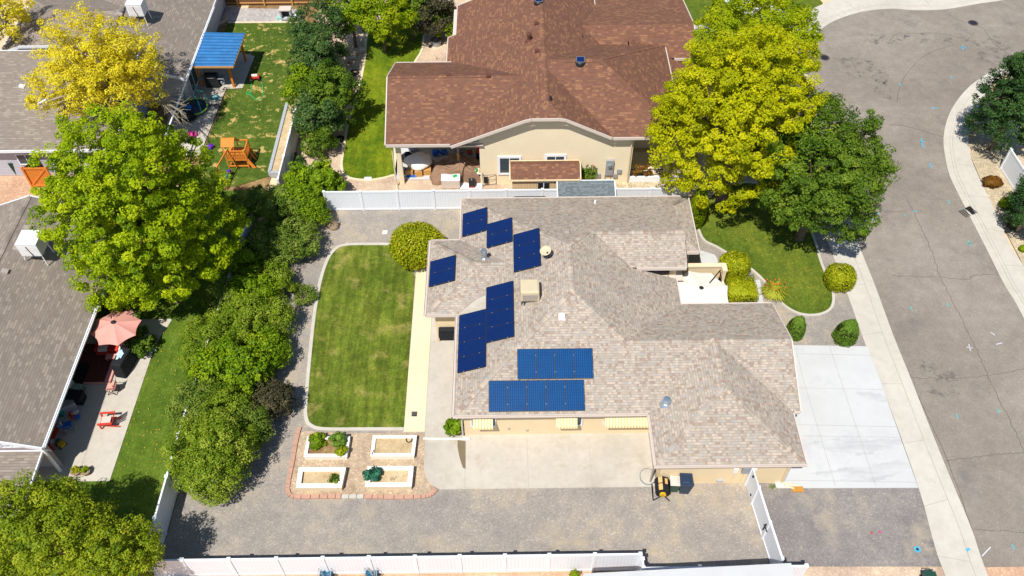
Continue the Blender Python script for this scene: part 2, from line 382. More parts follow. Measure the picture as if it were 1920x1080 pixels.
sheet('corner_rock_bed', GLx := [(1820, 293), (1845, 353), (1880, 423), (1920, 500), (2300, 1000), (2300, 100), (1875, 150), (1850, 190), (1832, 220)], .01, M['tangravel'])
sheet('side_red_rock', None, -.02, M['redrock'], [(-60, 38.6), (-27, 38.6), (-27, 47.2), (-60, 47.2)])
sheet('back_sand', None, -.02, M['sand'], [(-60, 59), (-29, 59), (-22, 67), (-22, 75), (-60, 75)])
# far top right: lawns, driveway
sheet('far_lawn', [(1270, -20), (1300, 70), (1345, 52), (1420, 70), (1480, 110), (1505, 30), (1543, 6), (1520, -20)], .012, M['lawn5'])
sheet('far_drive', [(1338, -10), (1420, 40), (1475, 75), (1500, 60), (1470, 20), (1430, 5), (1415, -10)], .02, M['drive'])
sheet('far_rock_strip', [(1297, 42), (1340, 55), (1345, 75), (1340, 140), (1296, 90)], .016, M['greyrock'])
# front lawn
FL = [(1312, 400), (1318, 445), (1345, 462), (1372, 478), (1405, 500), (1432, 524), (1452, 548), (1472, 572), (1500, 587), (1530, 589), (1553, 580), (1560, 562), (1556, 535), (1543, 508), (1533, 480), (1528, 460), (1500, 400), (1440, 350), (1360, 350)]
fl = smooth(GL(FL), 4, True); struct('lawn', MB().sheet(fl, .04), M['lawn5']); struct('lawn_edging', MB().ribbon(fl, .16, 0, .065, closed=True, off=-.08), M['walk'])
# our lawn
LAWN = [(645, 458), (700, 456), (760, 457), (781, 500), (778, 520), (767, 670), (757, 808), (690, 808), (610, 808), (583, 802), (571, 786), (571, 745), (584, 610), (595, 540), (608, 495), (623, 470)]
lw = GL(LAWN); lws = []
def roundish(pts, closed=True): return smooth(pts, 5, closed)
lwp = [lw[i] for i in range(3)]+[lw[4], lw[5], lw[6]]+smooth([lw[i] for i in (7, 8, 9, 10, 11, 12, 13, 14, 15, 0)], 5)[:-1]
struct('lawn', MB().sheet(lwp, .03), M['lawn'])
struct('lawn_edging', MB().ribbon(smooth([lw[i] for i in (6, 7, 8, 9, 10, 11, 12, 13, 14, 15, 0, 1, 2)], 5), .2, 0, .06, off=-.1), M['walk'])
# tan strip and patio concrete
g = lambda x, y: G(x, y)
x0 = G(757, 809).x; x1 = G(796.5, 809).x; yb = G(777, 810).y
struct('path', MB().prism([(x0, yb), (x1, yb), (x1, 38.3), (x0, 38.3)], -.02, .035), M['path'])
pc = [G(796.5, 809), G(795, 870), G(798, 890), G(806, 905), G(825, 916)]
ysb = 21.62
pts = [Vector((x1+.012, 38.3, 0)), Vector((x1+.012, yb, 0))]+smooth([Vector((x1+.012, yb-.4, 0)), G(795, 870), G(798, 892), G(808, 908), Vector((-3.6, ysb, 0))], 4)[1:]+[Vector((7.6, ysb, 0)), Vector((7.6, 24.9, 0)), Vector((-2.4, 24.9, 0)), Vector((-2.4, 38.3, 0))]
struct('patio', MB().prism(pts, -.02, .045), M['conc'])
sheet('north_slab', None, .02, M['conc'], [(-4.0, 37), (-2.3, 37), (-2.3, 38.6), (-4.0, 38.6)])
# driveway
dp = [Vector((14.0, 21.75, 0)), G(1721.5, 915), G(1652, 720), G(1625, 650), G(1480, 647.5), Vector((13.6, 31.3, 0))]
struct('driveway', MB().prism([Vector((13.9, G(1600, 914).y, 0))]+dp[1:], -.02, .04), M['drive'])
jm = MB()
def joint(px, py, qx, qy, z, wd=.022): a = G(px, py); b = G(qx, qy); jm.ribbon([a, b], wd, z)
for a in ((1508, 720, 1566, 912), (1493, 660, 1508, 720), (1555, 650, 1642, 913), (1497, 664, 1632, 667), (1490, 728, 1655, 731), (1497, 797, 1680, 801), (1502, 818, 1687, 821), (1470, 901, 1717, 905)): joint(*a, .046)
struct('driveway_joints', jm, M['joint']); jm = MB()
for a in ((988, 821, 991, 915), (1103, 821, 1111, 914), (872, 822, 872, 916)): joint(*a, .051)
struct('patio_joints', jm, M['joint']); jm = MB()
def crossjoints(inner, outer, every, z):
    acc = 0
    for i in range(1, len(inner)):
        acc += (inner[i]-inner[i-1]).length
        if acc > every:
            acc = 0; p = inner[i]; q = min(outer, key=lambda k: (k-p).length); 
            jm.ribbon([p, p+(q-p)*1.0], .03, z)
crossjoints(offs(sl, .6), olw, 3.1, .036); crossjoints(offs(sr, -.6), orw, 3.1, .036)
jm.ribbon(offs(sl, .62), .03, .037); jm.ribbon(offs(sr, -.62), .03, .037)
struct('pavement_joints', jm, M['joint'])
# tyre marks on the drive
tm = MB(); 
def streak(px, wd, z, mb, seed):
    p = smooth(GL(px), 6); rg = random.Random(seed); n = len(p)
    for i in range(n-1):
        w0 = wd*math.sin(math.pi*(i+.3)/n)*rg.uniform(.8, 1.2); mb.ribbon([p[i], p[i+1]], max(.05, w0), z)
M['tyre'] = plain('faint_tyre_mark', (176, 178, 182), .9, .1)
_t = M['tyre'].node_tree; _n = _t.nodes.new('ShaderNodeTexNoise'); _n.inputs['Scale'].default_value = .9; _n.inputs['Detail'].default_value = 6; _g = _t.nodes.new('ShaderNodeNewGeometry'); _m = _t.nodes.new('ShaderNodeMapping'); _m.inputs['Scale'].default_value = (.6, 3, 1); _t.links.new(_g.outputs['Position'], _m.inputs[0]); _t.links.new(_m.outputs[0], _n.inputs['Vector'])
_r = _t.nodes.new('ShaderNodeValToRGB'); _r.color_ramp.elements[0].position = .4; _r.color_ramp.elements[1].position = .7; _r.color_ramp.elements[1].color = (.22, .22, .22, 1); _t.links.new(_n.outputs['Fac'], _r.inputs[0]); _t.links.new(_r.outputs[0], _t.nodes['Principled BSDF'].inputs['Alpha'])
streak([(1515, 833), (1560, 836), (1620, 838), (1690, 828)], 1.0, .0435, tm, 1); streak([(1520, 888), (1600, 890), (1660, 882), (1705, 868)], 1.0, .0435, tm, 2); streak([(1600, 735), (1640, 745), (1662, 752)], .6, .0435, tm, 3)
struct('drive_stains', tm, M['tyre'])
# road cracks, stains, survey paint, covers
cm = MB()
def crack(px, wd=.05, jit=.05, z=-.044):
    wd *= .62; p = smooth(GL(px), 14); cm.ribbon([q+Vector((random.uniform(-jit, jit), random.uniform(-jit, jit), 0)) for q in p], wd, z)
crack([(1700, 370), (1720, 410), (1745, 465), (1765, 520), (1800, 590), (1830, 650), (1860, 720), (1905, 810), (1925, 860)], .05)
crack([(1672, 516), (1720, 518), (1764, 519), (1812, 523), (1830, 515), (1872, 514)], .05)
crack([(1668, 232), (1700, 236), (1740, 247), (1770, 256)], .07)
crack([(1682, 190), (1690, 155), (1710, 125), (1740, 100), (1790, 82)], .05)
crack([(1560, 108), (1600, 112), (1613, 98)], .04)
crack([(1770, 20), (1800, 38), (1840, 50), (1860, 75), (1895, 105), (1930, 135)], .06)
crack([(1615, 395), (1660, 396), (1710, 394)], .03)
crack([(1712, 722), (1780, 870), (1850, 1075)], .05, .02)
crack([(1775, 862), (1830, 857), (1880, 850), (1930, 848)], .05)
crack([(1828, 992), (1870, 994), (1925, 998)], .04)
crack([(1690, 700), (1730, 708), (1840, 705), (1925, 690)], .04)
crack([(1580, 70), (1620, 62), (1660, 70)], .03); crack([(1680, 62), (1760, 62), (1800, 70)], .05)
struct('road_cracks', cm, plain('tarred_crack', (98, 91, 86), .95, .05))
def patchblob(px, py, rx, ry, z, mb, n=18, seed=0):
    rg = random.Random(seed); c = G(px, py); pts = []
    for k in range(n):
        q = 2*math.pi*k/n; r = 1+rg.uniform(-.3, .3); pts.append((c.x+rx*math.cos(q)*r, c.y+ry*math.sin(q)*r))
    mb.sheet(pts, z)
def mark(px, wd, mat, z=-.04):
    wd = wd*.62
    return struct('survey_mark', MB().ribbon(GL(px), wd, z), mat)
M['bluepaint'] = plain('blue_survey_paint', (74, 168, 200), .8, .1, var=.25, sc=14); M['whitepaintmark'] = plain('white_survey_paint', (206, 204, 212), .8, .1, var=.15, sc=14); M['tealpaint'] = plain('teal_survey_paint', (86, 172, 176), .8, .1, var=.2, sc=14)
for px in ([(1729, 258), (1727, 266), (1733, 276)], [(1726, 266), (1734, 264)], [(1743, 305), (1748, 315)], [(1745, 202), (1758, 202)], [(1802, 88), (1812, 88)], [(1807, 84), (1806, 93)], [(1784, 142), (1786, 147)], [(1687, 155), (1690, 160)]): mark(px, .13, M['bluepaint'])
for px in ([(1778, 374), (1781, 382)], [(1816, 450), (1820, 461)], [(1813, 455), (1822, 456)], [(1711, 395), (1720, 395)], [(1696, 401), (1699, 405)], [(1642, 400), (1650, 399)], [(1636, 409), (1638, 413)], [(1707, 574), (1711, 581)], [(1776, 568), (1779, 575)], [(1793, 774), (1797, 784)], [(1871, 766), (1875, 774)], [(1898, 1020), (1903, 1030)], [(1802, 391), (1808, 393)]): mark(px, .12, M['tealpaint'])
for px in ([(1813, 650), (1824, 652)], [(1817, 644), (1820, 657)], [(1842, 1042), (1858, 1025)], [(1858, 622), (1866, 628)], [(1868, 645), (1880, 642)]): mark(px, .08, M['whitepaintmark'])
st = MB()
M['oil'] = ground('tar_stain', [(.3, s2l((96, 92, 92))), (.6, s2l((112, 106, 103)))], .5, 4, 17, .3, None, .2)
M['oil'].node_tree.nodes['Principled BSDF'].inputs['Alpha'].default_value = .55
al = M['oil'].node_tree; nz = al.nodes.new('ShaderNodeTexNoise'); nz.inputs['Scale'].default_value = 1.6; nz.inputs['Detail'].default_value = 8; nz.inputs['Roughness'].default_value = .75
gg = al.nodes.new('ShaderNodeNewGeometry'); al.links.new(gg.outputs['Position'], nz.inputs['Vector']); rr = al.nodes.new('ShaderNodeValToRGB'); rr.color_ramp.elements[0].position = .5; rr.color_ramp.elements[1].position = .66; rr.color_ramp.elements[1].color = (.5, .5, .5, 1)
al.links.new(nz.outputs['Fac'], rr.inputs[0]); al.links.new(rr.outputs[0], al.nodes['Principled BSDF'].inputs['Alpha'])
for i, a in enumerate(((1735, 70, 3.2, .8), (1660, 72, 1.8, .8), (1750, 708, 1.3, 1.2), (1870, 95, 1.8, 2.2), (1620, 130, 1.6, 1.8), (1655, 165, .7, 1.4))): patchblob(*a, -.0465, st, seed=i)
struct('road_stains', st, M['oil'])
for i, (x, y, lab) in enumerate(((1825, 42, 'round iron manhole cover in the cul-de-sac near a blue paint mark'), (1546, 107, 'round iron manhole cover beside the big yellow-green tree'), (1633, 401, 'round iron manhole cover at the road edge beside the dark green tree'))):
    p = G(x, y); t = thing('manhole_cover', lab, 'manhole cover', (p.x, p.y, -.05), group='manhole covers in the road')
    MB().lathe([(.42, 0), (.42, .012), (.33, .012)], n=24).build('rim', M['crack'], t); MB().lathe([(.3, 0), (.3, .016)], n=20).build('lid', M['dark'], t)
p = G(1821, 395); t = thing('storm_drain', 'black grated storm drain set in the right hand kerb', 'drain', (p.x, p.y, 0))
mb = MB(); 
for k in range(5): mb.box((-.2+k*.09, 0, .04), (.04, .7, .04))
t.rotation_euler = (0, 0, R(25)); mb.build('grate', M['dark'], t); MB().box((0, 0, .025), (.5, .8, .03)).build('frame', M['oil'], t)
mb = MB()
for k in range(3): mb.box((-.75+k*.17, 0, .012), (.06, .7, .02))
mb.build('gutter_slots', M['crack'], t)
# planter yard
CH_ = [(572, 808), (640, 812), (795, 813), (795, 870), (800, 897), (818, 918), (812, 930), (790, 936), (560, 936), (541, 932), (538, 912), (548, 850), (556, 815)]
sheet('wood_chip_bed', CH_, .012, M['chips'])
bp = smooth(GL([(562, 802), (556, 825), (549, 865), (542, 900), (540, 922), (552, 932), (600, 932), (640, 932)]), 3)
bp2 = smooth(GL([(684, 932), (740, 933), (790, 932), (808, 928), (818, 918)]), 3)
ed = thing('garden_edging', 'curved border of reddish concrete blocks round the raised bed area', 'edging', (bp[0].x, bp[0].y, 0))
mb = MB(); mg = MB()
def blocks(mb, line, L=.38):
    acc = 0; last = line[0]
    for i in range(1, len(line)):
        d = line[i]-line[i-1]; n = max(1, round(d.length/L))
        for k in range(n):
            a = line[i-1]+d*(k/n); b = line[i-1]+d*((k+.93)/n); zz = .05+random.uniform(-.01, .01); mb.beam((a.x, a.y, zz), (b.x, b.y, zz), .22, .09)
mb2 = MB(); blocks(mb, bp); blocks(mb2, bp2); mb2.build('red_blocks', M['brick'], ed, True); blocks(mg, GL([(641, 932), (683, 932)]))
mb.build('red_blocks', M['brick'], ed, True); mg.build('grey_blocks', M['walk'], ed, True)
# brown lot lawn and surround
L2_ = [(790, 56), (796, 75), (792, 97), (780, 117), (770, 140), (752, 170), (742, 250), (745, 322), (736, 331), (700, 339), (665, 338), (645, 330), (638, 312), (641, 285), (652, 225), (670, 170), (682, 110), (691, 52), (740, 45)]
lp = smooth(GL(L2_), 4, True)
struct('lawn', MB().sheet(lp, .03), M['lawn2']); struct('lawn_edging', MB().ribbon(lp, .18, 0, .05, closed=True, off=.09 if False else -.09), M['path'])
sheet('patio_slab', None, .05, M['drive'], [(-7.8, 45.35), (-1.9, 45.35), (-1.9, 49.6), (-7.8, 49.6)])
sheet('porch_slab', None, .07, M['path'], [(8.5, 45.2), (13, 45.2), (13, 48), (8.5, 48)])
# NW lot
sheet('rock_strip', [(425, 15), (560, 17), (575, 45), (430, 42)], .0, M['greyrock'])
sheet('lawn', [(428, 43), (600, 43), (590, 120), (560, 180), (541, 200), (507, 330), (440, 350), (360, 345), (378, 292), (427, 166), (452, 168), (458, 150), (470, 110), (400, 95), (420, 60)], .02, M['lawn3'])
struct('lawn_kerb', MB().ribbon(GL([(428, 43), (575, 42)]), .16, 0, .06), M['path'])
pw = GL([(455, 166), (478, 106), (380, 80), (330, 150), (300, 300), (375, 292), (424, 168)])
struct('patio', MB().sheet(pw, .05), M['conc'])
# SW lot
sheet('lawn', None, -.0, M['lawn4'], [(-21.3, 21), (-17.45, 20), (-16.9, 40), (-16.2, 44.5), (-25, 44.5), (-25, 33), (-21.3, 33)])
sheet('lawn', None, -.002, M['lawn4'], [(-26, 17.2), (-17.45, 17.2), (-17.45, 22.4), (-26, 22.4)])
sheet('patio', None, .03, M['conc'], [(-26.6, 22.35), (-21.0, 22.35), (-20.85, 31.2), (-20.3, 33.2), (-26.6, 33.2)])
jm = MB(); jm.ribbon([Vector((-22.75, 22.4, 0)), Vector((-22.75, 28.6, 0))], .04, .036); struct('patio_joints', jm, M['joint'])

# ------------------------------------------------------------------ roofs
def clip(poly, a, b, c):  # keep a*x+b*y+c >= 0
    out = []
    for i in range(len(poly)):
        p, q = poly[i], poly[(i+1) % len(poly)]; fp = a*p[0]+b*p[1]+c; fq = a*q[0]+b*q[1]+c
        if fp >= 0: out.append(p)
        if (fp >= 0) != (fq >= 0): t = fp/(fp-fq); out.append((p[0]+(q[0]-p[0])*t, p[1]+(q[1]-p[1])*t))
    return out
def area(p): return abs(sum(p[i][0]*p[(i+1) % len(p)][1]-p[(i+1) % len(p)][0]*p[i][1] for i in range(len(p))))/2 if len(p) > 2 else 0
class Wing:
    def __init__(s, x0, x1, y0, y1, **sl):
        s.r = (x0, x1, y0, y1); s.pl = []; s.sl = sl
        for k, (z, p) in sl.items():
            side = k[0]
            if side == 'W': s.pl.append((p, 0, z-p*x0, 'W'))
            if side == 'E': s.pl.append((-p, 0, z+p*x1, 'E'))
            if side == 'S': s.pl.append((0, p, z-p*y0, 'S'))
            if side == 'N': s.pl.append((0, -p, z+p*y1, 'N'))
    def h(s, x, y): return min(a*x+b*y+c for a, b, c, _ in s.pl)
    def inside(s, x, y, e=0): return s.r[0]-e <= x <= s.r[1]+e and s.r[2]-e <= y <= s.r[3]+e
def roofh(ws):
    return lambda x, y: max([w.h(x, y) for w in ws if w.inside(x, y, .6)] or [ws[0].h(x, y)])
def build_roof(ws, parent, mat, trim, wallmat, over=.4, zbase=0, fdep=.2, caps=True, wallz=None, walls=True, guttermat=None, wskip=(), tskip=()):
    mb = MB()
    for wi, w in enumerate(ws):
        x0, x1, y0, y1 = w.r
        for pi, (a, b, c, sd) in enumerate(w.pl):
            P = [(x0, y0), (x1, y0), (x1, y1), (x0, y1)]
            for pj, (a2, b2, c2, _) in enumerate(w.pl):
                if pj != pi: P = clip(P, a2-a, b2-b, c2-c)
            if area(P) < .01: continue
            pieces = [P]
            for wj, v in enumerate(ws):
                if wj == wi: continue
                e = 2e-3 if wj > wi else -2e-3
                H = [(1, 0, -v.r[0]), (-1, 0, v.r[1]), (0, 1, -v.r[2]), (0, -1, v.r[3])]+[(A-a, B-b, Cc-c-e) for A, B, Cc, _ in v.pl]
                nw = []
                for Q in pieces:
                    for (ha, hb, hc) in H:
                        out = clip(Q, -ha, -hb, -hc)
                        if area(out) > .003: nw.append(out)
                        Q = clip(Q, ha, hb, hc)
                        if area(Q) < .003: break
                pieces = nw
            cs = math.sqrt(1+a*a+b*b)
            for Q in pieces:
                pts = [(x, y, a*x+b*y+c) for x, y in Q]
                if sd == 'S': uv = [(x, (y-y0)*cs) for x, y in Q]
                elif sd == 'N': uv = [(-x+3.3, (y1-y)*cs) for x, y in Q]
                elif sd == 'W': uv = [(y+1.1, (x-x0)*cs) for x, y in Q]
                else: uv = [(-y, (x1-x)*cs) for x, y in Q]
                mb.poly(pts, uv)
    rf = mb.build('roof', mat, parent, True)
    # eave and rake trim, soffit, walls
    tr = MB(); wl = MB()
    def exposed(wi, x, y, z, e):
        for wj, v in enumerate(ws):
            if wj != wi and v.inside(x, y, .07 if wj < wi else 0) and v.h(x, y) > z-.12: return False
        return True
    for wi, w in enumerate(ws):
        x0, x1, y0, y1 = w.r
        for sd, (ax, ay, bx, by, nx, ny) in dict(S=(x0, y0, x1, y0, 0, -1), E=(x1, y0, x1, y1, 1, 0), N=(x1, y1, x0, y1, 0, 1), W=(x0, y1, x0, y0, -1, 0)).items():
            L = math.hypot(bx-ax, by-ay); n = max(2, int(L/.1)); run = None; runs = []
            fl = [exposed(wi, ax+(bx-ax)*(k+.5)/n+nx*.04, ay+(by-ay)*(k+.5)/n+ny*.04, w.h(ax+(bx-ax)*(k+.5)/n, ay+(by-ay)*(k+.5)/n), 0) for k in range(n)]
            k = 0
            while k < n:
                if fl[k]:
                    j = k
                    while j < n and fl[j]: j += 1
                    runs.append((k/n, j/n)); k = j
                else: k += 1
            if (wi, sd) in tskip: runs = []
            for (ta, tb) in runs:
                if (tb-ta)*L < .25: continue
                ts = [ta+(tb-ta)*i/24 for i in range(25)]
                P = [(ax+(bx-ax)*t, ay+(by-ay)*t) for t in ts]; Z = [w.h(*p) for p in P]
                # simplify collinear
                keep = [0]+[i for i in range(1, 24) if abs(Z[i]*2-Z[i-1]-Z[i+1]) > 1e-4]+[24]
                for i, j in zip(keep[:-1], keep[1:]):
                    (px, py), (qx, qy) = P[i], P[j]; za, zb = Z[i]-fdep/2+.02, Z[j]-fdep/2+.02; o = .045
                    tr.beam((px+nx*o, py+ny*o, za), (qx+nx*o, qy+ny*o, zb), .07, fdep)
            if walls and (wi, sd) not in wskip:
                ov = over; X0, X1, Y0, Y1 = x0+ov, x1-ov, y0+ov, y1-ov
                ax2, ay2, bx2, by2 = dict(S=(X0, Y0, X1, Y0), E=(X1, Y0, X1, Y1), N=(X1, Y1, X0, Y1), W=(X0, Y1, X0, Y0))[sd]
                L = math.hypot(bx2-ax2, by2-ay2); n = max(2, int(L/.1)); k = 0
                def cov(x, y): return any(wj != wi and v.r[0]+ov-tt < x < v.r[1]-ov+tt and v.r[2]+ov-tt < y < v.r[3]-ov+tt for wj, v in enumerate(ws) for tt in ((.06 if wj < wi else .0),))
                fl = [not cov(ax2+(bx2-ax2)*(q+.5)/n+nx*.03, ay2+(by2-ay2)*(q+.5)/n+ny*.03) for q in range(n)]
                while k < n:
                    if not fl[k]: k += 1; continue
                    j = k
                    while j < n and fl[j]: j += 1
                    nn = max(1, (j-k)//3)
                    for q in range(nn):
                        t0 = (k+(j-k)*q/nn)/n; t1 = (k+(j-k)*(q+1)/nn)/n
                        p = (ax2+(bx2-ax2)*t0, ay2+(by2-ay2)*t0); r = (ax2+(bx2-ax2)*t1, ay2+(by2-ay2)*t1)
                        wl.poly([(p[0], p[1], zbase), (r[0], r[1], zbase), (r[0], r[1], w.h(*r)-.06), (p[0], p[1], w.h(*p)-.06)])
                    k = j
    tr.build('roof_trim', trim, parent, True)
    if walls: wl.build('wall', wallmat, parent, True)
    return rf
def soffits(ws, parent, trim, fdep=.2):
    mb = MB()
    for i, w in enumerate(ws):
        z = min(zz for zz, p in w.sl.values())-fdep+.03-.004*i; x0, x1, y0, y1 = w.r
        mb.poly([(x0+.01, y0+.01, z), (x0+.01, y1-.01, z), (x1-.01, y1-.01, z), (x1-.01, y0+.01, z)])
    mb.build('soffit', trim, parent, True)
def caps(parent, hf, lines, mat, name='ridge_cap', wd=.26, L=.17):
    """overlapping cap shingles laid along ridges and hips"""
    k = 0
    for (a, b) in lines:
        mb = MB()
        a = Vector((a[0], a[1], 0)); b = Vector((b[0], b[1], 0)); d = b-a; n = int(d.length/L); t = d.normalized(); nn = Vector((-t.y, t.x, 0))
        for i in range(n):
            p = a+d*i/n; q = a+d*(i+1.25)/n; k += 1
            def P(v, s, lift): 
                w = v+nn*s; return Vector((w.x, w.y, hf(w.x, w.y)+lift))
            u0 = (k % 57)*.17+.02; v0 = (k//57+k % 13)*.145+.06
            for s0, s1 in ((-wd/2, 0), (0, wd/2)):
                c = [P(p, s0, .02), P(q, s0, .05), P(q, s1, .05), P(p, s1, .02)]
                mb.poly(c, [(u0*3.1, v0), (u0*3.1+.02, v0), (u0*3.1+.02, v0+.02), (u0*3.1, v0+.02)])
        mb.build(name, mat, parent, True)
PT = .375; E0 = 2.7
W0 = Wing(-2.82, 9.92, 24.44, 40.6, W=(E0, PT), E=(E0, PT), S=(E0, PT), N=(E0, PT))
W1 = Wing(2, 15.15, 24.44, 31.7, S=(E0, PT), N=(E0, PT))
W2 = Wing(7.32, 14.75, 21.39, 28.15, W=(E0, PT), E=(E0, PT), S=(E0, PT))
W3 = Wing(-4.62, 4, 31.17, 36.95, W=(E0, PT), S=(E0, PT), N=(E0, PT))
W4 = Wing(5, 11.6, 35.81, 40.6, E=(E0, PT), N=(E0, PT), S=(E0, PT))
W5 = Wing(4, 10.4, 33.65, 40.6, S=(3.72, PT), N=(E0, PT))
OUR = [W0, W1, W2, W3, W4, W5]; hO = roofh(OUR)
house = thing('main_house', 'cream single storey house with mottled grey shingle roof carrying blue solar panels', 'house', (3.5, 31, 0))
build_roof(OUR, house, M['roof'], M['fascia'], M['cream'], .42, tskip=((2, 'N'), (5, 'E')))
MB().beam((10.42, 33.65, 3.66), (10.42, 35.75, 4.44), .05, .12).build('rake_board', M['taupe'], house, True)
soffits(OUR, house, M['fascia'])
pk = (3.55, 30.81); nk = (3.55, 34.23)
caps(house, hO, [((-2.7, 24.56), pk), (pk, nk), (pk, (6.3, 28.07)), ((6.3, 28.07), (15.1, 28.07)), ((7.45, 21.5), (11.03, 25.1)), ((14.6, 21.5), (11.03, 25.1)), ((11.03, 25.1), (11.03, 28)), ((-4.5, 31.3), (-1.73, 34.06)), ((-1.73, 34.06), (-.1, 34.06)), ((-4.5, 36.83), (-1.73, 34.06)), (nk, (-2.7, 40.5)), (nk, (4.8, 35.7)), ((4.9, 35.73), (10.35, 35.73)), ((11.5, 40.5), (10.45, 39.45))], M['roof'])
# gutters: south eaves, west eaves
gt = MB()
for a, b in (((-2.9, 24.34), (7.3, 24.34)), ((7.2, 21.3), (14.8, 21.3)), ((-2.92, 24.4), (-2.92, 31.1)), ((-4.72, 31.1), (-4.72, 37)), ((-4.6, 31.07), (-2.9, 31.07)), ((7.22, 21.4), (7.22, 24.3))):
    d = (Vector(b)-Vector(a)).normalized(); n = Vector((-d.y, d.x)); 
    gt.beam((a[0], a[1], 2.64), (b[0], b[1], 2.64), .10, .012)
    for s in (-.05, .05): gt.beam((a[0]+n.x*s, a[1]+n.y*s, 2.675), (b[0]+n.x*s, b[1]+n.y*s, 2.675), .018, .09)
gt.build('gutter', M['fascia'], house, True)
# beige membrane cricket where bump meets the west slope
cr = MB(); pv = [GR(x, y, hO) for x, y in ((860, 589.5), (893, 562), (911, 554), (911, 580), (885, 588))]
cr.poly([(p.x, p.y, p.z+.035) for p in pv]); cr.build('valley_flashing', M['conc'], house, True)
# windows + doors in walls
def window(parent, c, wd, ht, n, frame=M['white'], bars=1, mat=M['glass'], horiz=0, fw=.07):
    c = Vector(c); n = Vector(n).normalized(); t = Vector((-n.y, n.x, 0)); fr = MB()
    rot = Matrix((t, n, Vector((0, 0, 1)))).transposed()
    for s in (-1, 1):
        fr.box(c+t*s*(wd/2)+n*.035, (fw, .07, ht+fw), rot); fr.box(c+Vector((0, 0, s*ht/2))+n*.036, (wd-fw, .072, fw), rot)
    for k in range(bars): fr.box(c+t*(wd*((k+1)/(bars+1)-.5))+n*.03, (.05, .06, ht-.06), rot)
    for k in range(horiz): fr.box(c+Vector((0, 0, ht*((k+1)/(horiz+1)-.5)))+n*.028, (wd-.06, .05, .035), rot)
    f = fr.build('window', frame, parent, True); 
    MB().box(c+n*.012, (wd-.02, .02, ht-.02), rot).build('pane', mat, f, True); return f
yS = 24.44+.42
for x, wd in ((-1.35, 1.3), (3.35, 1.1), (6.3, 2.4)): window(house, (x, yS, 1.55), wd, 1.1, (0, -1, 0))
window(house, (-4.2, 33.6, 1.3), 1.8, 2.0, (-1, 0, 0)); window(house, (-2.4, 27.6, 1.2), 1.8, 2.0, (-1, 0, 0)); window(house, (-2.4, 39, 1.5), 1.2, 1.1, (-1, 0, 0))
window(house, (2, 40.18, 1.5), 1.5, 1.1, (0, 1, 0))
# garage doors and side door facing the drive
gd = MB()
for k in range(4): gd.box((14.76, 28.0, .3+k*.56), (.05, 4.6, .53))
gd.build('garage_door', M['drive'], house, True)
gd = MB()
for k in range(4): gd.box((14.36, 22.9, .3+k*.5), (.05, 2.2, .47))
gd.build('garage_door', M['drive'], house, True)
# awnings
def awning(x0, x1, nm):
    mb = MB(); n = max(4, int((x1-x0)/.16)); y = yS-.02; segs = 6
    for i in range(n):
        a = x0+(x1-x0)*i/n; b = x0+(x1-x0)*(i+.62)/n; c2 = x0+(x1-x0)*(i+1)/n
        for (p, q, l) in ((a, b, .035), (b, c2, 0)):
            mb.poly([(p, y, 2.3+l), (p, y-.62, 1.75+l), (q, y-.62, 1.75+l), (q, y, 2.3+l)]); mb.poly([(p, y-.62, 1.75+l), (p, y-.64, 1.64), (q, y-.64, 1.64), (q, y-.62, 1.75+l)])
        mb.poly([(b, y, 2.335), (b, y-.62, 1.785), (b, y-.62, 1.75), (b, y, 2.3)])
    for x in (x0, x1): mb.poly([(x, y, 2.3), (x, y-.62, 1.75), (x, y-.62, 1.66), (x, y, 1.66)])
    return mb.build('awning', M['awning'], house, True)
xa = lambda px: G(px, 795, 2.0).x
for a, b in ((886, 924), (1043, 1083), (1135, 1217)): awning(xa(a), xa(b), '')
mbx = MB().box((-.0, yS-.03, .7), (.1, .08, .12)); mbx.build('outlet_cover', M['taupe'], house, True)
MB().box((G(988, 811).x, yS-.03, .5), (.12, .06, .12)).build('outlet_cover', M['taupe'], house, True)
# downspouts
def spout(parent, x, y, ztop, kick=(0, 0), mat=M['fascia'], name='downspout'):
    mb = MB(); mb.tube([(x, y, ztop), (x, y, .15), (x+kick[0], y+kick[1], .06)], .05, 6); return mb.build(name, mat, parent, True)
spout(house, -2.5, yS-.1, 2.6); spout(house, 7.35, 21.85, 2.55, (-.0, -.1), M['taupe']); spout(house, 14.2, 21.72, 2.6, (.9, -.15), M['path'])
mb = MB(); a = G(880, 822); b = G(794, 824); mb.tube([(-2.5, yS-.15, .12), (a.x+.05, a.y-.1, .1), (b.x, b.y, .1)], .055, 8)
tag(mb.build('drain_pipe', M['whitepaint']), 'white drain pipe lying across the concrete from the house corner', 'pipe')
# wet stain
sheet('wet_patch', [(858, 826), (873, 828), (873, 880), (868, 878), (862, 860), (858, 840)], .053, plain('wet_concrete', (122, 108, 84), .4, .4, var=.1))
# electrical gear on garage wall
ge = 21.39+.42
eg = MB(); eg.box((12.05, ge-.08, 1.5), (.35, .16, .5)); eg.build('meter_box', M['grey'], house, True)
for x, z, a, b in ((11.55, 1.45, .28, .42), (12.5, 1.5, .22, .3), (10.95, .35, .35, .12)): MB().box((x, ge-.06, z), (a, .12, b)).build('meter_box', M['whitepaint'] if x > 11 else M['blockgrey'], house, True)
for xx, zz in ((12.05, 1.25), (11.55, 1.25), (10.8, .3)): MB().tube([(xx, ge-.06, zz), (xx, ge-.06, 0.02)], .022).build('conduit', M['path'], house, True)
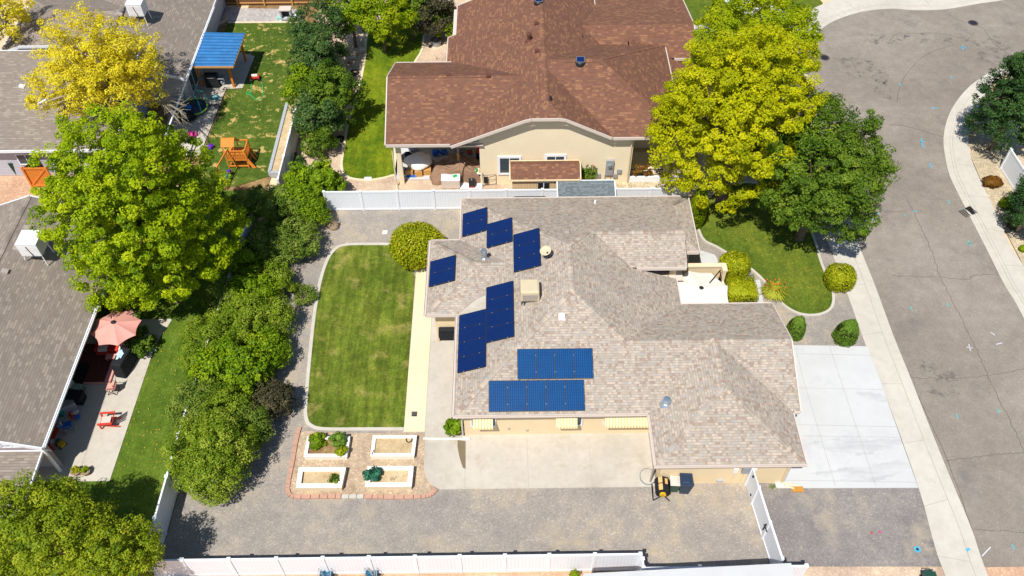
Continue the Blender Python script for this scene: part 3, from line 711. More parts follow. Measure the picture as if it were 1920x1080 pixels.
# roof furniture
def roofbox(px, py, name, fn, mat, dz=.0):
    p = GR(px, py, lambda x, y: hO(x, y)+dz); e = .05
    gx = (hO(p.x+e, p.y)-hO(p.x-e, p.y))/(2*e); gy = (hO(p.x, p.y+e)-hO(p.x, p.y-e))/(2*e)
    return p, gx, gy
def vent_pad(px, py, s=.26, h=.12, mat=None, nm='roof_vent', sz=None, lab=None):
    p, gx, gy = roofbox(px, py, nm, None, mat); z = Vector((-gx, -gy, 1)).normalized(); x = Vector((1, 0, gx)).normalized(); y = z.cross(x)
    mb = MB(); rot = Matrix((x, y, z)).transposed(); mb.box(Vector((p.x, p.y, hO(p.x, p.y)))+z*.03, (s*1.25, s*1.35, .05), rot); mb.box(Vector((p.x, p.y, hO(p.x, p.y)))+z*(h/2+.03), (s, s, h), rot)
    return mb.build(nm, mat or M['taupe'], house, True, bevel=.015)
for a in ((1075, 561), (1063, 436), (1157, 431), (1050, 459), (1053, 497), (1221, 655)): vent_pad(*a)
vent_pad(1054, 594, .3, .18, M['white'], 'tube_skylight')
def flue(px, py, r, h, mat, hh=hO, parent=house):
    p = GR(px, py, hh); b = hh(p.x, p.y); mb = MB()
    mb.lathe([(r*2.2, -.12), (r*1.2, .1), (r, .12), (r, h*.6), (r*1.35, h*.62), (r*1.35, h*.72), (r*.9, h*.74), (r*1.4, h*.86), (r*1.1, h), (.01, h+.02)], (p.x, p.y, b), 14)
    return mb.build('flue_pipe', mat, parent, True, smooth=False)
flue(908, 485, .14, .75, M['galv']); flue(1249, 757, .16, .45, M['galv']); flue(1116, 381, .05, .25, M['white'])
mb = MB(); p = GR(1160, 752, hO)
# satellite dish
p = GR(1028, 484, hO); z0 = hO(p.x, p.y); t = thing('satellite_dish', 'small cream satellite dish on a roof mast near the upper solar panels', 'satellite dish', (p.x, p.y, z0))
MB().tube([(0, 0, -.05), (.02, 0, .35), (-.12, -.05, .62)], .03).tube([(.25, .1, .02), (-.02, 0, .4)], .015).build('mast', M['dark'], t)
d = MB().lathe([(.01, 0), (.15, .01), (.26, .04), (.33, .075), (.33, .085), (.25, .055), (.01, .02)], n=20); o = d.build('dish', M['tan'], t, smooth=True); o.location = (-.16, -.06, .66); o.rotation_euler = (R(12), R(-14), 0)
MB().tube([(0, 0, .62), (-.1, -.3, .8)], .012).box((-.1, -.3, .8), (.06, .06, .08)).build('feed_arm', M['dark'], t)
# evaporative cooler on our roof
p = GR(993, 556, hO); z0 = hO(p.x, p.y); t = thing('evaporative_cooler', 'tan moulded evaporative cooler with louvred side on the solar house roof', 'cooler', (p.x, p.y, z0))
MB().box((0, 0, .56), (1.12, 1.08, .78), top=.93).build('housing', M['tan'], t, bevel=.09)
lv = MB()
for k in range(9): lv.box((0, -.535, .3+k*.055), (.8, .03, .03))
lv.box((0, -.53, .5), (.03, .05, .5)); lv.build('louvre', M['taupe'], t)
lg = MB()
for x in (-.45, .45):
    for y in (-.45, .45): lg.tube([(x, y, -.2), (x, y, .2)], .025)
lg.tube([(-.3, -.5, -.15), (-.3, -.5, .25)], .03).build('stand', M['dark'], t)
MB().box((0, 0, .958), (.85, .8, .02)).build('lid', M['tan'], t, bevel=.01)

# ------------------------------------------------------------------ solar panels
def cellmat(name, base, line, period, lw):
    a = N(name); tc = a.n('ShaderNodeTexCoord'); sp = a.n('ShaderNodeSeparateXYZ'); a.l(tc.outputs['Object'], sp.inputs[0])
    f1 = a.math('LESS_THAN', a.math('FRACT', a.math('DIVIDE', a.math('ADD', sp.outputs[0], 5), period[0])), lw); f2 = a.math('LESS_THAN', a.math('FRACT', a.math('DIVIDE', a.math('ADD', sp.outputs[1], 5), period[1])), lw*.5)
    f = a.math('MAXIMUM', f1, a.math('MULTIPLY', f2, .5)); b = a.mix(a.noise(1.6, 4), tuple(x*.75 for x in base), tuple(x*1.3 for x in base))
    return a.done(a.mix(f, b, line), .22, .55)
M['cellW'] = cellmat('dark_blue_cells', (.003, .016, .085), (.004, .024, .12), (.16, .16), .12)
M['cellS'] = cellmat('blue_cells', (.003, .068, .2), (.004, .02, .1), (.11, .16), .28)  # brighter blue than the west cells: sky reflection is put into the colour
pan_protos = {}
def panel(rotm, loc, kind, label, group):
    if kind not in pan_protos:
        t = thing('solar_panel', label, 'solar panel', (0, 0, 0), 0, group)
        fr = MB()
        for s in (-1, 1): fr.box((s*.485, 0, 0), (.02, 1.64, .04)); fr.box((0, s*.81, 0), (.95, .02, .04))
        fr.build('frame', M['dark'], t); MB().box((0, 0, .004), (.95, 1.6, .028)).build('glass_cells', M['cellW' if kind == 'W' else 'cellS'], t)
        cl = MB()
        for s in (-.45, .45): MB().box((.49, s, .012), (.03, .04, .03)).build('clamp', M['grey'], t); MB().box((-.2+s*.5, -.83, -.06), (.04, .06, .12)).build('foot', M['grey'], t)
        pan_protos[kind] = t
    else: t = dup(pan_protos[kind], loc, 0, label, group)
    t.location = loc; t.rotation_euler = rotm.to_euler()
cW = 1/math.sqrt(1+PT*PT); up_W = Vector((cW, 0, PT*cW)); ROTW = Matrix((Vector((0, -1, 0)), up_W, Vector((0, -1, 0)).cross(up_W))).transposed()
up_S = Vector((0, cW, PT*cW)); ROTS = Matrix((Vector((1, 0, 0)), up_S, Vector((1, 0, 0)).cross(up_S))).transposed()
ordn = ['bottom', 'second from bottom', 'third from bottom', 'top']
def nm(i, n): return 'bottom' if i == 0 else ('top' if i == n-1 else ['', 'second from bottom', 'third from bottom'][i])
for (px, py, n, where, wd) in ((866.5, 444, 2, 'upper left pair', W0), (912.5, 465, 2, 'stepped middle pair', W0), (963.5, 510.5, 3, 'three beside the satellite dish', W0), (804, 538, 2, 'lone western pair', W3), (911, 643, 4, 'four beside the tan cooler', W0), (857.5, 699.5, 4, 'four along the west eave', W0)):
    hf = lambda x, y: min(wd.pl[0][0]*x+wd.pl[0][2]+.13, 9)
    p = GR(px, py, hf)
    for i in range(n):
        c = p+up_W*.82+Vector((0, .495+i*.985, 0)); panel(ROTW, c, 'W', f'dark blue solar panel, {nm(i, n)} one of the {where}', 'solar panels on the west facing roof')
hfS = lambda x, y: E0+PT*(y-24.44)+.13
for (px, py, n, where) in ((970.5, 711, 4, 'upper row of four'), (916.5, 772, 5, 'lower row of five')):
    p = GR(px, py, hfS)
    for i in range(n):
        c = p+up_S*.82+Vector((.49+i*1.0, 0, 0)); q = ['first from left', 'second from left', 'third from left', 'fourth from left', 'fifth from left'][i]
        panel(ROTS, c, 'S', f'bright blue striped solar panel, {q} in the {where}', 'solar panels on the south facing roof')
# ------------------------------------------------------------------ brown roofed neighbour
BP = .46
B0 = Wing(-3.6, 6.94, 44.35, 61.0, W=(3.9, .43), E=(4.5, .5), S=(6.1, .46))
B1 = Wing(-7.88, 2, 44.55, 53.6, S=(3.9, BP), N=(3.9, BP))
B2 = Wing(-4.2, 2, 50, 57.1, W=(3.642, .43))
B3 = Wing(2.4, 11.65, 44.4, 54.8, S=(4.45, BP), N=(4.45, BP), E=(4.45, BP), W=(6.1, 1.0))
B4 = Wing(0, 13.9, 53.7, 64.0, S=(4.0, BP), N=(3.6, .2))
B5 = Wing(9, 13.9, 49.5, 55, E=(3.4, .3), S=(3.4, .3))
BR = [B0, B1, B2, B3, B4, B5]; hB = roofh(BR)
bh = thing('neighbour_house', 'beige stucco house with a broad reddish brown shingle roof behind the white fence', 'house', (2, 52, 0))
build_roof(BR, bh, M['brownroof'], M['fascia'], M['beige'], .45, wskip=((1, 'S'), (1, 'W'), (3, 'S'), (0, 'S'), (3, 'E'), (5, 'S'), (5, 'E'), (3, 'W')), tskip=((3, 'W'), (4, 'W'), (5, 'W'), (5, 'N')))
so_ = MB()
for i, (x0, x1, y0, y1, z) in enumerate(((-7.8, -1.5, 44.6, 53.5, 3.68), (7.2, 11.6, 44.45, 54.7, 4.2), (-3.9, 6.9, 46, 60.9, 3.66), (9, 13.8, 49.6, 55, 3.2))): so_.poly([(x0, y0, z), (x0, y1, z), (x1, y1, z), (x1, y0, z)])
so_.build('soffit', M['fascia'], bh, True)
# south gable wall with its covered patio on the left and porch on the right
wl = MB(); yw = 44.85
xs = [-1.75]; 
while xs[-1] < 8.5: xs.append(min(8.5, xs[-1]+.4))
for a, b in zip(xs[:-1], xs[1:]):
    za = hB(a, yw)-.07; zb = hB(b, yw)-.07; wl.poly([(a, yw, 0), (b, yw, 0), (b, yw, zb), (a, yw, za)])
for a, b in ((-7.4, -1.75),): wl.poly([(a, yw+.0, 3.35), (b, yw+.0, 3.35), (b, yw+.0, 3.85), (a, yw+.0, 3.85)])
xs = [-4.2+.4*k for k in range(7)]
for a, b in zip(xs[:-1], xs[1:]): wl.poly([(a, yw, 3.8), (b, yw, 3.8), (b, yw, max(3.8, hB(b, yw)-.07)), (a, yw, max(3.8, hB(a, yw)-.07))])
wl.poly([(-7.4, 49.6, 0), (-1.75, 49.6, 0), (-1.75, 49.6, 4), (-7.4, 49.6, 4)]); wl.poly([(-1.75, yw, 0), (-1.75, 49.6, 0), (-1.75, 49.6, 4), (-1.75, yw, 4)])
wl.poly([(-7.4, 49.6, 0), (-7.4, 53.2, 0), (-7.4, 53.2, 4.1), (-7.4, 49.6, 5.4)])
wl.poly([(8.5, yw, 0), (8.5, 48.5, 0), (8.5, 48.5, 4.4), (8.5, yw, 4.4)]); wl.poly([(8.5, 48.5, 0), (11.3, 48.5, 0), (11.3, 48.5, 4.4), (8.5, 48.5, 4.4)]); wl.poly([(11.3, 48.5, 0), (11.3, 54, 0), (11.3, 54, 4.4), (11.3, 48.5, 4.4)])
wl.poly([(8.5, yw, 3.95), (11.3, yw, 3.95), (11.3, yw, 4.35), (8.5, yw, 4.35)])
wl.build('wall', M['beige'], bh, True)
MB().box((-7.2, 45.1, 1.85), (.32, .32, 3.7)).build('porch_post', M['beige'], bh, True); MB().box((11.0, 45.1, 2), (.3, .3, 4)).build('porch_post', M['beige'], bh, True)
spout(bh, -7.55, 44.75, 3.7, (.1, -.9), M['path']); spout(bh, 8.35, 44.72, 4.1, (.05, -2.3), M['path'])
window(bh, (.25, yw-.01, 1.75), 1.45, 1.5, (0, -1, 0), M['white'], 1, M['glass'], fw=.16); window(bh, (3.35, yw-.01, 2.2), 1.3, .8, (0, -1, 0), M['white'], 1, M['glass'], fw=.16)
window(bh, (-4.5, 49.58, 1.1), 2.4, 2.1, (0, -1, 0), M['white'], 1, M['glassdark']); window(bh, (-7.41, 51.5, 2), 1.2, 1.2, (-1, 0, 0))
mb = MB(); mb.box((7.05, yw-.1, 1.55), (.5, .2, 1.3)); mb.build('meter_panel', M['grey'], bh, True); MB().lathe([(.13, 0), (.12, .12)], (0, 0, 0), 16).build
mt = MB(); mt.tube([(7.05, yw-.2, 1.75), (7.05, yw-.32, 1.75)], .14, 16); mt.build('meter_dial', M['galv'], bh, True)
for x, z, s in ((7.75, 1.15, .3), (7.5, .75, .3), (6.35, .8, .28)): MB().box((x, yw-.07, z), (s, .13, s)).build('junction_box', M['grey'], bh, True)
mb = MB(); mb.tube([(6.8, yw-.08, .9), (6.8, yw-.08, 0)], .03).tube([(7.2, yw-.08, .9), (7.2, yw-.08, .3), (6.4, yw-.08, .05)], .03); mb.build('conduit', M['grey'], bh, True)
MB().box((5.9, yw-.1, .9), (.1, .08, 1.8)).build('corner_pipe', M['brick'], bh, True)
# ridge/roof bits
Rr = 2.6
p45 = (6.35, 49.5)
def bflue(px, py, r, h, m): return flue(px, py, r, h, m, hB, bh)
M['brownpipe'] = plain('brown_pipe', (96, 60, 48), .6)
bflue(992, 76, .13, .6, M['brownpipe']); bflue(1032, 187, .06, .3, M['dark']); bflue(1092, 70, .03, .25, M['brownpipe'])
for (px, py) in ((1006, 45), (1007, 97), (841, 142), (916, 143)):
    p = GR(px, py, hB); MB().box((p.x, p.y, hB(p.x, p.y)+.05), (.3, .3, .16)).build('roof_vent', M['brownpipe'], bh, True)
for (px, py) in ((1088, 118), (1010, 5)):
    p = GR(px, py, hB); z = hB(p.x, p.y); MB().lathe([(.34, -.1), (.33, .12), (.26, .2), (.01, .21)], (p.x, p.y, z), 20).build('solar_fan', M['dark'], bh, True)
    q = MB(); q.box((p.x, p.y, z+.27), (.5, .42, .03), Matrix.Rotation(R(15), 3, 'X')); q.build('fan_panel', M['cellW'], bh, True); q = MB(); rr_ = Matrix.Rotation(R(15), 3, 'X')
    for s in (-1, 1): q.box((p.x+s*.26, p.y, z+.275), (.03, .46, .04), rr_)
    q.box((p.x, p.y-.22, z+.22), (.55, .03, .04), rr_); q.box((p.x, p.y+.22, z+.33), (.55, .03, .04), rr_); q.build('fan_frame', M['galv'], bh, True)
caps(bh, hB, [((2.72, 45.5), (2.72, 63)), ((-7.8, 49.07), (-1.2, 49.07)), ((4.0, 49.5), p45), (p45, (11.5, 44.35)), (p45, (11.5, 54.6))], M['brownroof'])

# sheds by the fence
t = thing('garden_shed', 'small tan shed with a brown shingle roof tucked against the beige house', 'shed', (2.6, 43.6, 0))
S1 = Wing(.3, 4.9, 42.98, 44.6, S=(2.1, .6), N=(2.3, .5)); build_roof([S1], t, M['brownroof'], M['cream'], M['tansiding'], .12, fdep=.1)
MB().box((2.3, 43.09, 1.0), (.34, .04, 1.5)).box((2.72, 43.09, 1.0), (.34, .04, 1.5)).build('window', M['glassdark'], t, True); MB().box((2.51, 43.08, 1.0), (.05, .05, 1.5)).box((2.51, 43.08, 1.77), (.84, .05, .05)).build('window_frame', M['white'], t, True)
t = thing('garden_shed', 'low storage shed with a blue grey shingle lean-to roof and white trim by the fence', 'shed', (5.3, 42.3, 0))
S2 = Wing(3.42, 7.15, 41.75, 42.95, S=(1.65, .28)); build_roof([S2], t, M['slateroof'], M['white'], M['white'], .08, fdep=.1)
# long dark fixture on the fence
t = thing('patio_awning_case', 'long dark rolled case fixed along the top of the white fence', 'case', (1.5, 42.2, 0)); MB().box((1.55, 42.05, 1.35), (2.0, .16, .16)).build('case', M['dark'], t, True, bevel=.02); MB().box((1.55, 42.16, 1.35), (2.2, .06, .05)).build('rail', M['grey'], t, True)

# ------------------------------------------------------------------ west houses
LW0 = Wing(-34.5, -23.62, 22.85, 39.2, W=(2.7, .36), E=(2.7, .36)); LW1 = Wing(-34, -23.75, 18.4, 22.4, S=(2.35, .08), E=(2.35, .2))
sh_ = thing('west_house', 'lilac sided house with long grey brown gable roof over a cluttered patio', 'house', (-28, 31, 0))
hL = roofh([LW0]); build_roof([LW0], sh_, M['greyroof'], M['white'], M['lilac'], .4, wskip=((0, 'E'), (0, 'S')))
LWp = Wing(-34, -23.72, 19.2, 23.2, S=(2.05, .12)); 
rfp = MB(); rfp.poly([(-34, 19.6, 1.95), (-23.9, 19.6, 1.95), (-23.9, 22.95, 2.12), (-34, 22.95, 2.12)], [(0, 0), (10, 0), (10, 3.2), (0, 3.2)]); rfp.build('porch_roof', M['greyroof'], sh_, True)
MB().box((-28.9, 19.55, 1.9), (10.1, .05, .16)).beam((-23.85, 19.55, 1.93), (-23.85, 22.95, 2.1), .07, .16).box((-28.9, 22.97, 2.14), (10.1, .05, .08)).build('porch_trim', M['white'], sh_, True)
wl = MB(); 
wl.poly([(-26.2, 23.3, 0), (-26.2, 38.8, 0), (-26.2, 38.8, 3.3), (-26.2, 23.3, 3.3)])
for k in range(22):
    a = -34+k*.47; b = a+.47; wl.poly([(a, 23.25, 0), (b, 23.25, 0), (b, 23.25, hL(min(b, -23.7), 23)-.1), (a, 23.25, hL(a, 23)-.1)])
wl.build('wall', M['lilac'], sh_, True)
window(sh_, (-25.45, 23.2, 2.62), 1.0, .78, (0, -1, 0), M['white'], 1, M['glassdark'], 3)
window(sh_, (-26.17, 28.9, 1.1), 1.9, 2.0, (1, 0, 0), M['white'], 1, M['glassdark'], fw=.12)
window(sh_, (-26.17, 25.9, 1.5), 1.2, 1.1, (1, 0, 0), M['white'], 1, M['glassdark'])
MB().box((-23.75, 22.95, 1.3), (.12, .12, 2.6)).build('porch_post', M['white'], sh_, True); MB().box((-23.75, 33.5, 1.3), (.12, .12, 2.6)).build('porch_post', M['white'], sh_, True)
MB().box((-23.53, 31, 2.62), (.1, 16.2, .1)).build('gutter', M['white'], sh_, True)
caps(sh_, hL, [((-29.06, 22.9), (-29.06, 39.1))], M['greyroof'])
def lvent(px, py, hh, par, m=M['taupe']):
    p = GR(px, py, hh); MB().box((p.x, p.y, hh(p.x, p.y)+.06), (.36, .3, .14), Matrix.Rotation(R(18), 3, 'Y')).build('roof_vent', m, par, True)
for a in ((52, 428), (32, 467), (10, 510)): lvent(*a, hL, sh_)
# north west house
N0 = Wing(-34.6, -23.45, 53.6, 72, W=(2.7, .36), E=(2.7, .36)); N1 = Wing(-37.4, -29, 55.6, 63.0, S=(4.3, .25), W=(3.6, .4), N=(3.6, .36)); N2 = Wing(-48, -26.5, 45.8, 54.5, S=(2.7, .22)); N3 = Wing(-60, -33, 62, 62.5, S=(1, .1))
NH = [N0, N1, N2]; hN = roofh(NH); nh = thing('northwest_house', 'grey blue sided house with a large taupe shingle roof behind the yellow tree', 'house', (-32, 55, 0))
build_roof(NH, nh, M['greyroof'], M['white'], M['siding'], .5, walls=True)
soffits([N2], nh, M['white']); caps(nh, hN, [((-29.02, 54), (-29.02, 71))], M['greyroof'])
MB().box((-23.36, 55, 2.62), (.1, 16.5, .1)).build('gutter', M['white'], nh, True)
for a in ((238, 7), (225, 28), (42, 163)): lvent(*a, hN, nh, M['taupe'] if a[0] != 42 else M['white'])
window(nh, (-23.93, 56, 1.2), 1.8, 2.0, (1, 0, 0)); window(nh, (-23.93, 60, 1.5), 1.4, 1.1, (1, 0, 0)); window(nh, (-33, 46.28, 1.5), 1.2, .9, (0, -1, 0))
mb = MB(); a = GR(72, 197, hN); b = GR(88, 190, hN); mb.beam(a+Vector((0, 0, .1)), b+Vector((0, 0, .15)), .12, .06); mb.build('roof_vent', M['white'], nh, True)
# swamp coolers on legs
def swamp(px, py, hh, label, s=1.15):
    p = GR(px, py, hh); z = hh(p.x, p.y); t = thing('evaporative_cooler', label, 'cooler', (p.x, p.y, z), group='white box coolers on the grey roofs')
    MB().box((0, 0, 1.15), (s, s, .95)).build('housing', M['whitepaint' if 0 else 'white'], t, bevel=.03); MB().box((0, 0, 1.64), (s*1.03, s*1.03, .04)).build('lid', M['white'], t)
    lg = MB()
    for x in (-.45, .45):
        for y in (-.45, .45): lg.beam((x, y, 1.0), (x*1.25, y*1.15, -.15 if x > 0 else .35), .05, .05)
    lg.build('stand', M['white'], t); MB().tube([(-.05, -.6, 1.5), (.0, -.6, 1.2), (.1, -.62, .9), (.12, -.6, .4)], .02).build('hose', M['dark'], t)
    g = MB()
    for k in range(8): g.box((0, -s/2-.006, .8+k*.1), (s*.86, .012, .02)); g.box((s/2+.006, 0, .8+k*.1), (.012, s*.86, .02))
    g.build('louvre', M['fascia'], t)
swamp(266, 38, hN, 'white box cooler on legs on the roof above the blue pergola')
swamp(76, 482, hL, 'white box cooler on legs on the roof left of the big green tree')

# ------------------------------------------------------------------ fences
def fence(name, label, posts, top, mat, z0=0, group=None, cat='fence', th=.05, post=.13, mats=None):
    p0 = posts[0]; t = thing(name, label, cat, (p0[0], p0[1], z0), group=group)
    pn = MB(); rl = {.1: MB(), -.07: MB()}
    for i, (a, b) in enumerate(zip(posts[:-1], posts[1:])):
        A = Vector((a[0], a[1], 0)); B = Vector((b[0], b[1], 0))
        pn.beam(A+Vector((0, 0, z0+top/2)), B+Vector((0, 0, z0+top/2)), th, top-.2)
        for k_, z in ((.1, z0+.1), (-.07, z0+top-.07)): rl[k_].beam(A+Vector((0, 0, z)), B+Vector((0, 0, z)), th+.04, .14)
    pn.build('panels', mat, t, True); rl[.1].build('bottom_rail', M['white'] if mats is None else mats, t, True); rl[-.07].build('top_rail', M['white'] if mats is None else mats, t, True)
    for a in posts:
        q = MB(); q.box((a[0], a[1], z0+top/2), (post, post, top+.02)); q.box((a[0], a[1], z0+top+.03), (post+.05, post+.05, .04)); q.box((a[0], a[1], z0+top+.07), (post-.03, post-.03, .04), None, .3); q.build('post', M['white'] if mats is None else mats, t, True)
    return t
SP = [-17.3, -15.5, -13.3, -11.05, -8.86, -6.68, -4.51, -2.39, -.25, 1.85, 4.01, 6.16]
fence('vinyl_fence', 'long white vinyl fence along the bottom edge of the gravel yard', [(x, 17.2) for x in SP], 1.83, M['vinyl'])
fence('vinyl_fence', 'short lower run of white vinyl fence beside the white trailer', [(6.25, 17.0), (6.25, 16.55), (8.9, 16.55), (11.6, 16.55), (13.9, 16.55)], 1.75, M['vinyl'])
fence('vinyl_fence', 'white vinyl fence between the solar house and the beige house', [(-12.05+2.41*k, 42.45) for k in range(11)], 1.72, M['vinyl'])
fence('vinyl_fence', 'shaded white vinyl fence on the west side between tree crowns and gravel', [(-17.35, 17.2), (-17.33, 19.35), (-17.3, 21.6), (-17.28, 24), (-17.2, 26.4), (-17.1, 28.8), (-17, 31.2), (-16.9, 33.6), (-16.8, 36), (-16.7, 38.4), (-16.3, 41)], 1.83, M['vinylY'])
fence('vinyl_fence', 'white vinyl fence beside the retaining wall and raised soil strip', [(-15.25+.03*k, 43.6+2.35*k) for k in range(4)]+[(-15.1, 53.5), (-15, 56)], 1.83, M['vinylY'])
# gate line east of the garage
gl = thing('vinyl_gate', 'white vinyl yard gate with black latch between garage and lower fence', 'gate', (12.6, 19, 0))
q = MB(); q.beam((12.35, 21.75, .95), (12.45, 20.6, .95), .06, 1.7); q.build('side_panel', M['vinylY'], gl, True)
for (a, b) in (((12.45, 20.55), (12.62, 18.75)), ((12.64, 18.7), (12.82, 16.95))):
    q = MB(); q.beam((*a, .95), (*b, .95), .05, 1.6); q.build('gate_leaf', M['vinylY'], gl, True)
    q = MB(); q.beam((*a, 1.78), (*b, 1.78), .1, .12); q.beam((*a, .14), (*b, .14), .1, .12); q.beam((*a, .2), (b[0], b[1], 1.7), .02, .06); q.build('gate_frame', M['white'], gl, True)
for a in ((12.35, 21.7), (12.44, 20.6), (12.63, 18.72), (12.83, 16.9)): MB().box((*a, .93), (.14, .14, 1.9)).build('post', M['white'], gl, True)
q = MB(); q.tube([(12.55, 18.9, .6), (12.56, 18.85, 1.35)], .03).tube([(12.5, 18.9, 1.2), (12.56, 18.5, 1.2)], .03); q.build('latch', M['black'], gl, True)
q = MB(); q.box((12.36, 21.3, 1.6), (.12, .1, .12)).box((12.42, 20.9, .4), (.12, .1, .12)); q.build('hinge', M['black'], gl, True)
# trailer roof at the bottom edge
t = thing('camper_trailer', 'white camper trailer parked beyond the lower fence, only its roof edge showing', 'trailer', (8, 15.2, 0))
rot = R(2.2); q = MB(); q.box((8.1, 14.85, 1.75), (9.6, 2.4, 2.3), rot); q.build('body', M['white'], t, True, bevel=.12)
q = MB(); q.box((8.1, 14.85, 2.93), (9.5, 2.3, .08), rot); q.build('roof', M['drive'], t, True)
q = MB(); q.box((6, 13.9, .35), (.7, .25, .7)); q.box((8, 13.9, .35), (.7, .25, .7)); q.build('wheel', M['black'], t, True)
# wooden fence at the far top left
t = thing('wood_fence', 'brown wooden privacy fence with posts at the far end of the patchy lawn', 'fence', (-21, 67.5, 0))
q = MB(); q.box((-20.3, 67.75, .95), (11.0, .04, 1.85)); q.build('boards', M['fencewood'], t, True)
q = MB()
for z in (.25, 1.0, 1.7): q.box((-20.3, 67.7, z), (11, .07, .09))
q.build('rails', M['woodlight'], t, True)
for x in (-24.8, -22.9, -20.6, -18.2): MB().box((x, 67.64, .98), (.12, .1, 1.96)).build('post', M['woodlight'], t, True)
t = thing('wood_fence', 'dark wooden fence running behind the ridge of the northwest house', 'fence', (-26, 69, 0)); q = MB(); q.beam((-25.5, 67.8, .9), (-35, 71.5, .9), .05, 1.8); q.build('boards', M['fencewood'], t, True)
q = MB()
for k in range(5): MB().box((-25.6-2.3*k, 67.8+.9*k, .95), (.12, .12, 1.95)).build('post', M['bark'], t, True)
# small cedar gate left of big tree
t = thing('wood_gate', 'orange cedar gate at the corner of the grey roofed house left of the big tree', 'gate', (-30, 42.5, 0))
a = G(62, 352); b = G(92, 325); c = G(90, 352, 0)
q = MB(); q.beam(a+Vector((0, 0, .9)), b+Vector((0, 0, .9)), .05, 1.7); q.build('fence_boards', M['fencewood'], t, True)
q = MB(); q.beam((a.x, a.y, 1.75), (a.x+1.6, a.y, 1.75), .06, .12).beam((a.x, a.y, .2), (a.x+1.6, a.y, .2), .06, .12).beam((a.x, a.y, .2), (a.x+1.5, a.y, 1.7), .05, .1).box((a.x, a.y, .95), (.12, .12, 1.9)).box((a.x+1.6, a.y, .95), (.12, .12, 1.9)); q.build('frame', M['wood'], t, True)
q = MB()
for k in range(10): q.box((a.x+.08+k*.16, a.y+.04, .95), (.14, .03, 1.7))
q.build('boards', M['wood'], t, True)
# grey block retaining wall by the patchy lawn
a = G(540, 200); b = G(507, 330); t = thing('retaining_wall', 'low grey block retaining wall edging the patchy lawn', 'wall', (a.x, a.y, 0)); q = MB(); q.beam((a.x, a.y, .2), (b.x, b.y, .2), .22, .42); q.beam((b.x, b.y, .2), (b.x+1.2, b.y-.05, .2), .22, .42); q.build('blocks', M['blockgrey'], t, True)
struct('raised_soil', MB().sheet([(a.x+.1, a.y, 0), (b.x+.1, b.y, 0), (-15.3, b.y, 0), (-15.1, a.y, 0)], .3), M['soil'])
# white fence on the right edge
a = G(1868, 322); b = G(1893, 357); c = G(1925, 420)
fence('vinyl_fence', 'white vinyl fence panel between red shrub and right hand trees', [(a.x+.4, a.y+.3), (b.x+.3, b.y), (c.x+.3, c.y)], 1.8, M['vinylY'])

# ------------------------------------------------------------------ courtyard
t = thing('courtyard_wall', 'cream stucco courtyard wall with rounded cap beside the front bushes', 'wall', (12, 35.3, 0))
q = MB(); q.box((11.9, 35.45, .9), (2.7, .2, 1.8)); q.box((13.2, 34.2, .45), (.2, 2.6, .9)); q.box((13.2, 35.2, .9), (.2, .5, 1.8)); q.build('wall', M['cream'], t, True, bevel=.02)
q = MB(); q.box((11.9, 35.45, 1.84), (2.84, .3, .09)); q.box((13.2, 35.25, 1.845), (.3, .6, .09)); q.build('cap', M['path'], t, True)
q = MB(); q.lathe([(.01, 0), (.1, .03), (.12, .15), (.05, .22)], (12.1, 35.28, 1.1), 12); q.build('wall_ornament', M['grey'], t, True)
sheet('courtyard_floor', None, .03, M['path'], [(9.5, 31.4), (13.2, 31.4), (13.2, 36.5), (9.5, 36.5)])
sheet('entry_path', [(1313, 470), (1340, 478), (1352, 500), (1345, 520), (1310, 520)], .034, M['drive']); sheet('path', [(1408, 525), (1425, 525), (1432, 575), (1415, 575)], .02, M['drive'])
def umbrella(name, label, c, r, z, h, n, mat, drop=.25, ang0=0, scallop=.12):
    t = thing(name, label, 'umbrella', (c[0], c[1], 0))
    q = MB(); ring = []; seg = 6
    top = Vector((0, 0, z+h))
    R_ = []
    for k in range(n):
        a = ang0+2*math.pi*k/n; R_.append(Vector((r*math.cos(a), r*math.sin(a), z)))
    for k in range(n):
        A, B = R_[k], R_[(k+1) % n]; prev = None
        for i in range(7):
            s = i/6; row = []
            for j in range(5):
                u = j/4; e = A.lerp(B, u)*1.0; e = Vector((e.x, e.y, 0))*(1-scallop*math.sin(math.pi*u)*s)+Vector((0, 0, 0)); p = Vector((e.x*s, e.y*s, z+h*(1-s)-(.0+.05*math.sin(math.pi*u)*s)+.08*math.sin(math.pi*s)*0)); row.append(p)
            if prev:
                for j in range(4): q.poly([prev[j], row[j], row[j+1], prev[j+1]])
            prev = row
    q.build('canopy', mat, t)
    q = MB()
    for k in range(n): q.beam(R_[k]+Vector((0, 0, -.02)), top+Vector((0, 0, -.03)), .02, .02)
    q.build('ribs', M['dark'], t); MB().lathe([(.12, 0), (.14, .05), (.05, .08), (.03, .14)], (0, 0, z+h-.03), 12).build('finial', M['grey'] if n > 8 else M['dark'], t); MB().tube([(0, 0, 0), (0, 0, z+h)], .025, 8).build('pole', M['dark'], t); MB().lathe([(.3, 0), (.28, .08), (.05, .1)], n=14).build('base', M['dark'], t)
    return t
umbrella('patio_umbrella', 'large off white umbrella filling the courtyard beside the cream wall', (11.35, 33.05), 1.75, 2.15, .4, 8, M['umbrella'], ang0=R(15), scallop=.02)
t = thing('hanging_arm', 'black bent steel arm leaning over the white courtyard umbrella', 'bracket', (12.75, 34.6, 0)); MB().tube([(12.9, 34.5, 0), (12.9, 34.5, 1.75), (12.8, 34.7, 2.1)], .04).tube([(12.85, 34.8, 2.15), (11.95, 33.6, 2.35)], .035).box((12.85, 34.35, 1.3), (.16, .14, .35)).build('arm', M['black'], t, True)

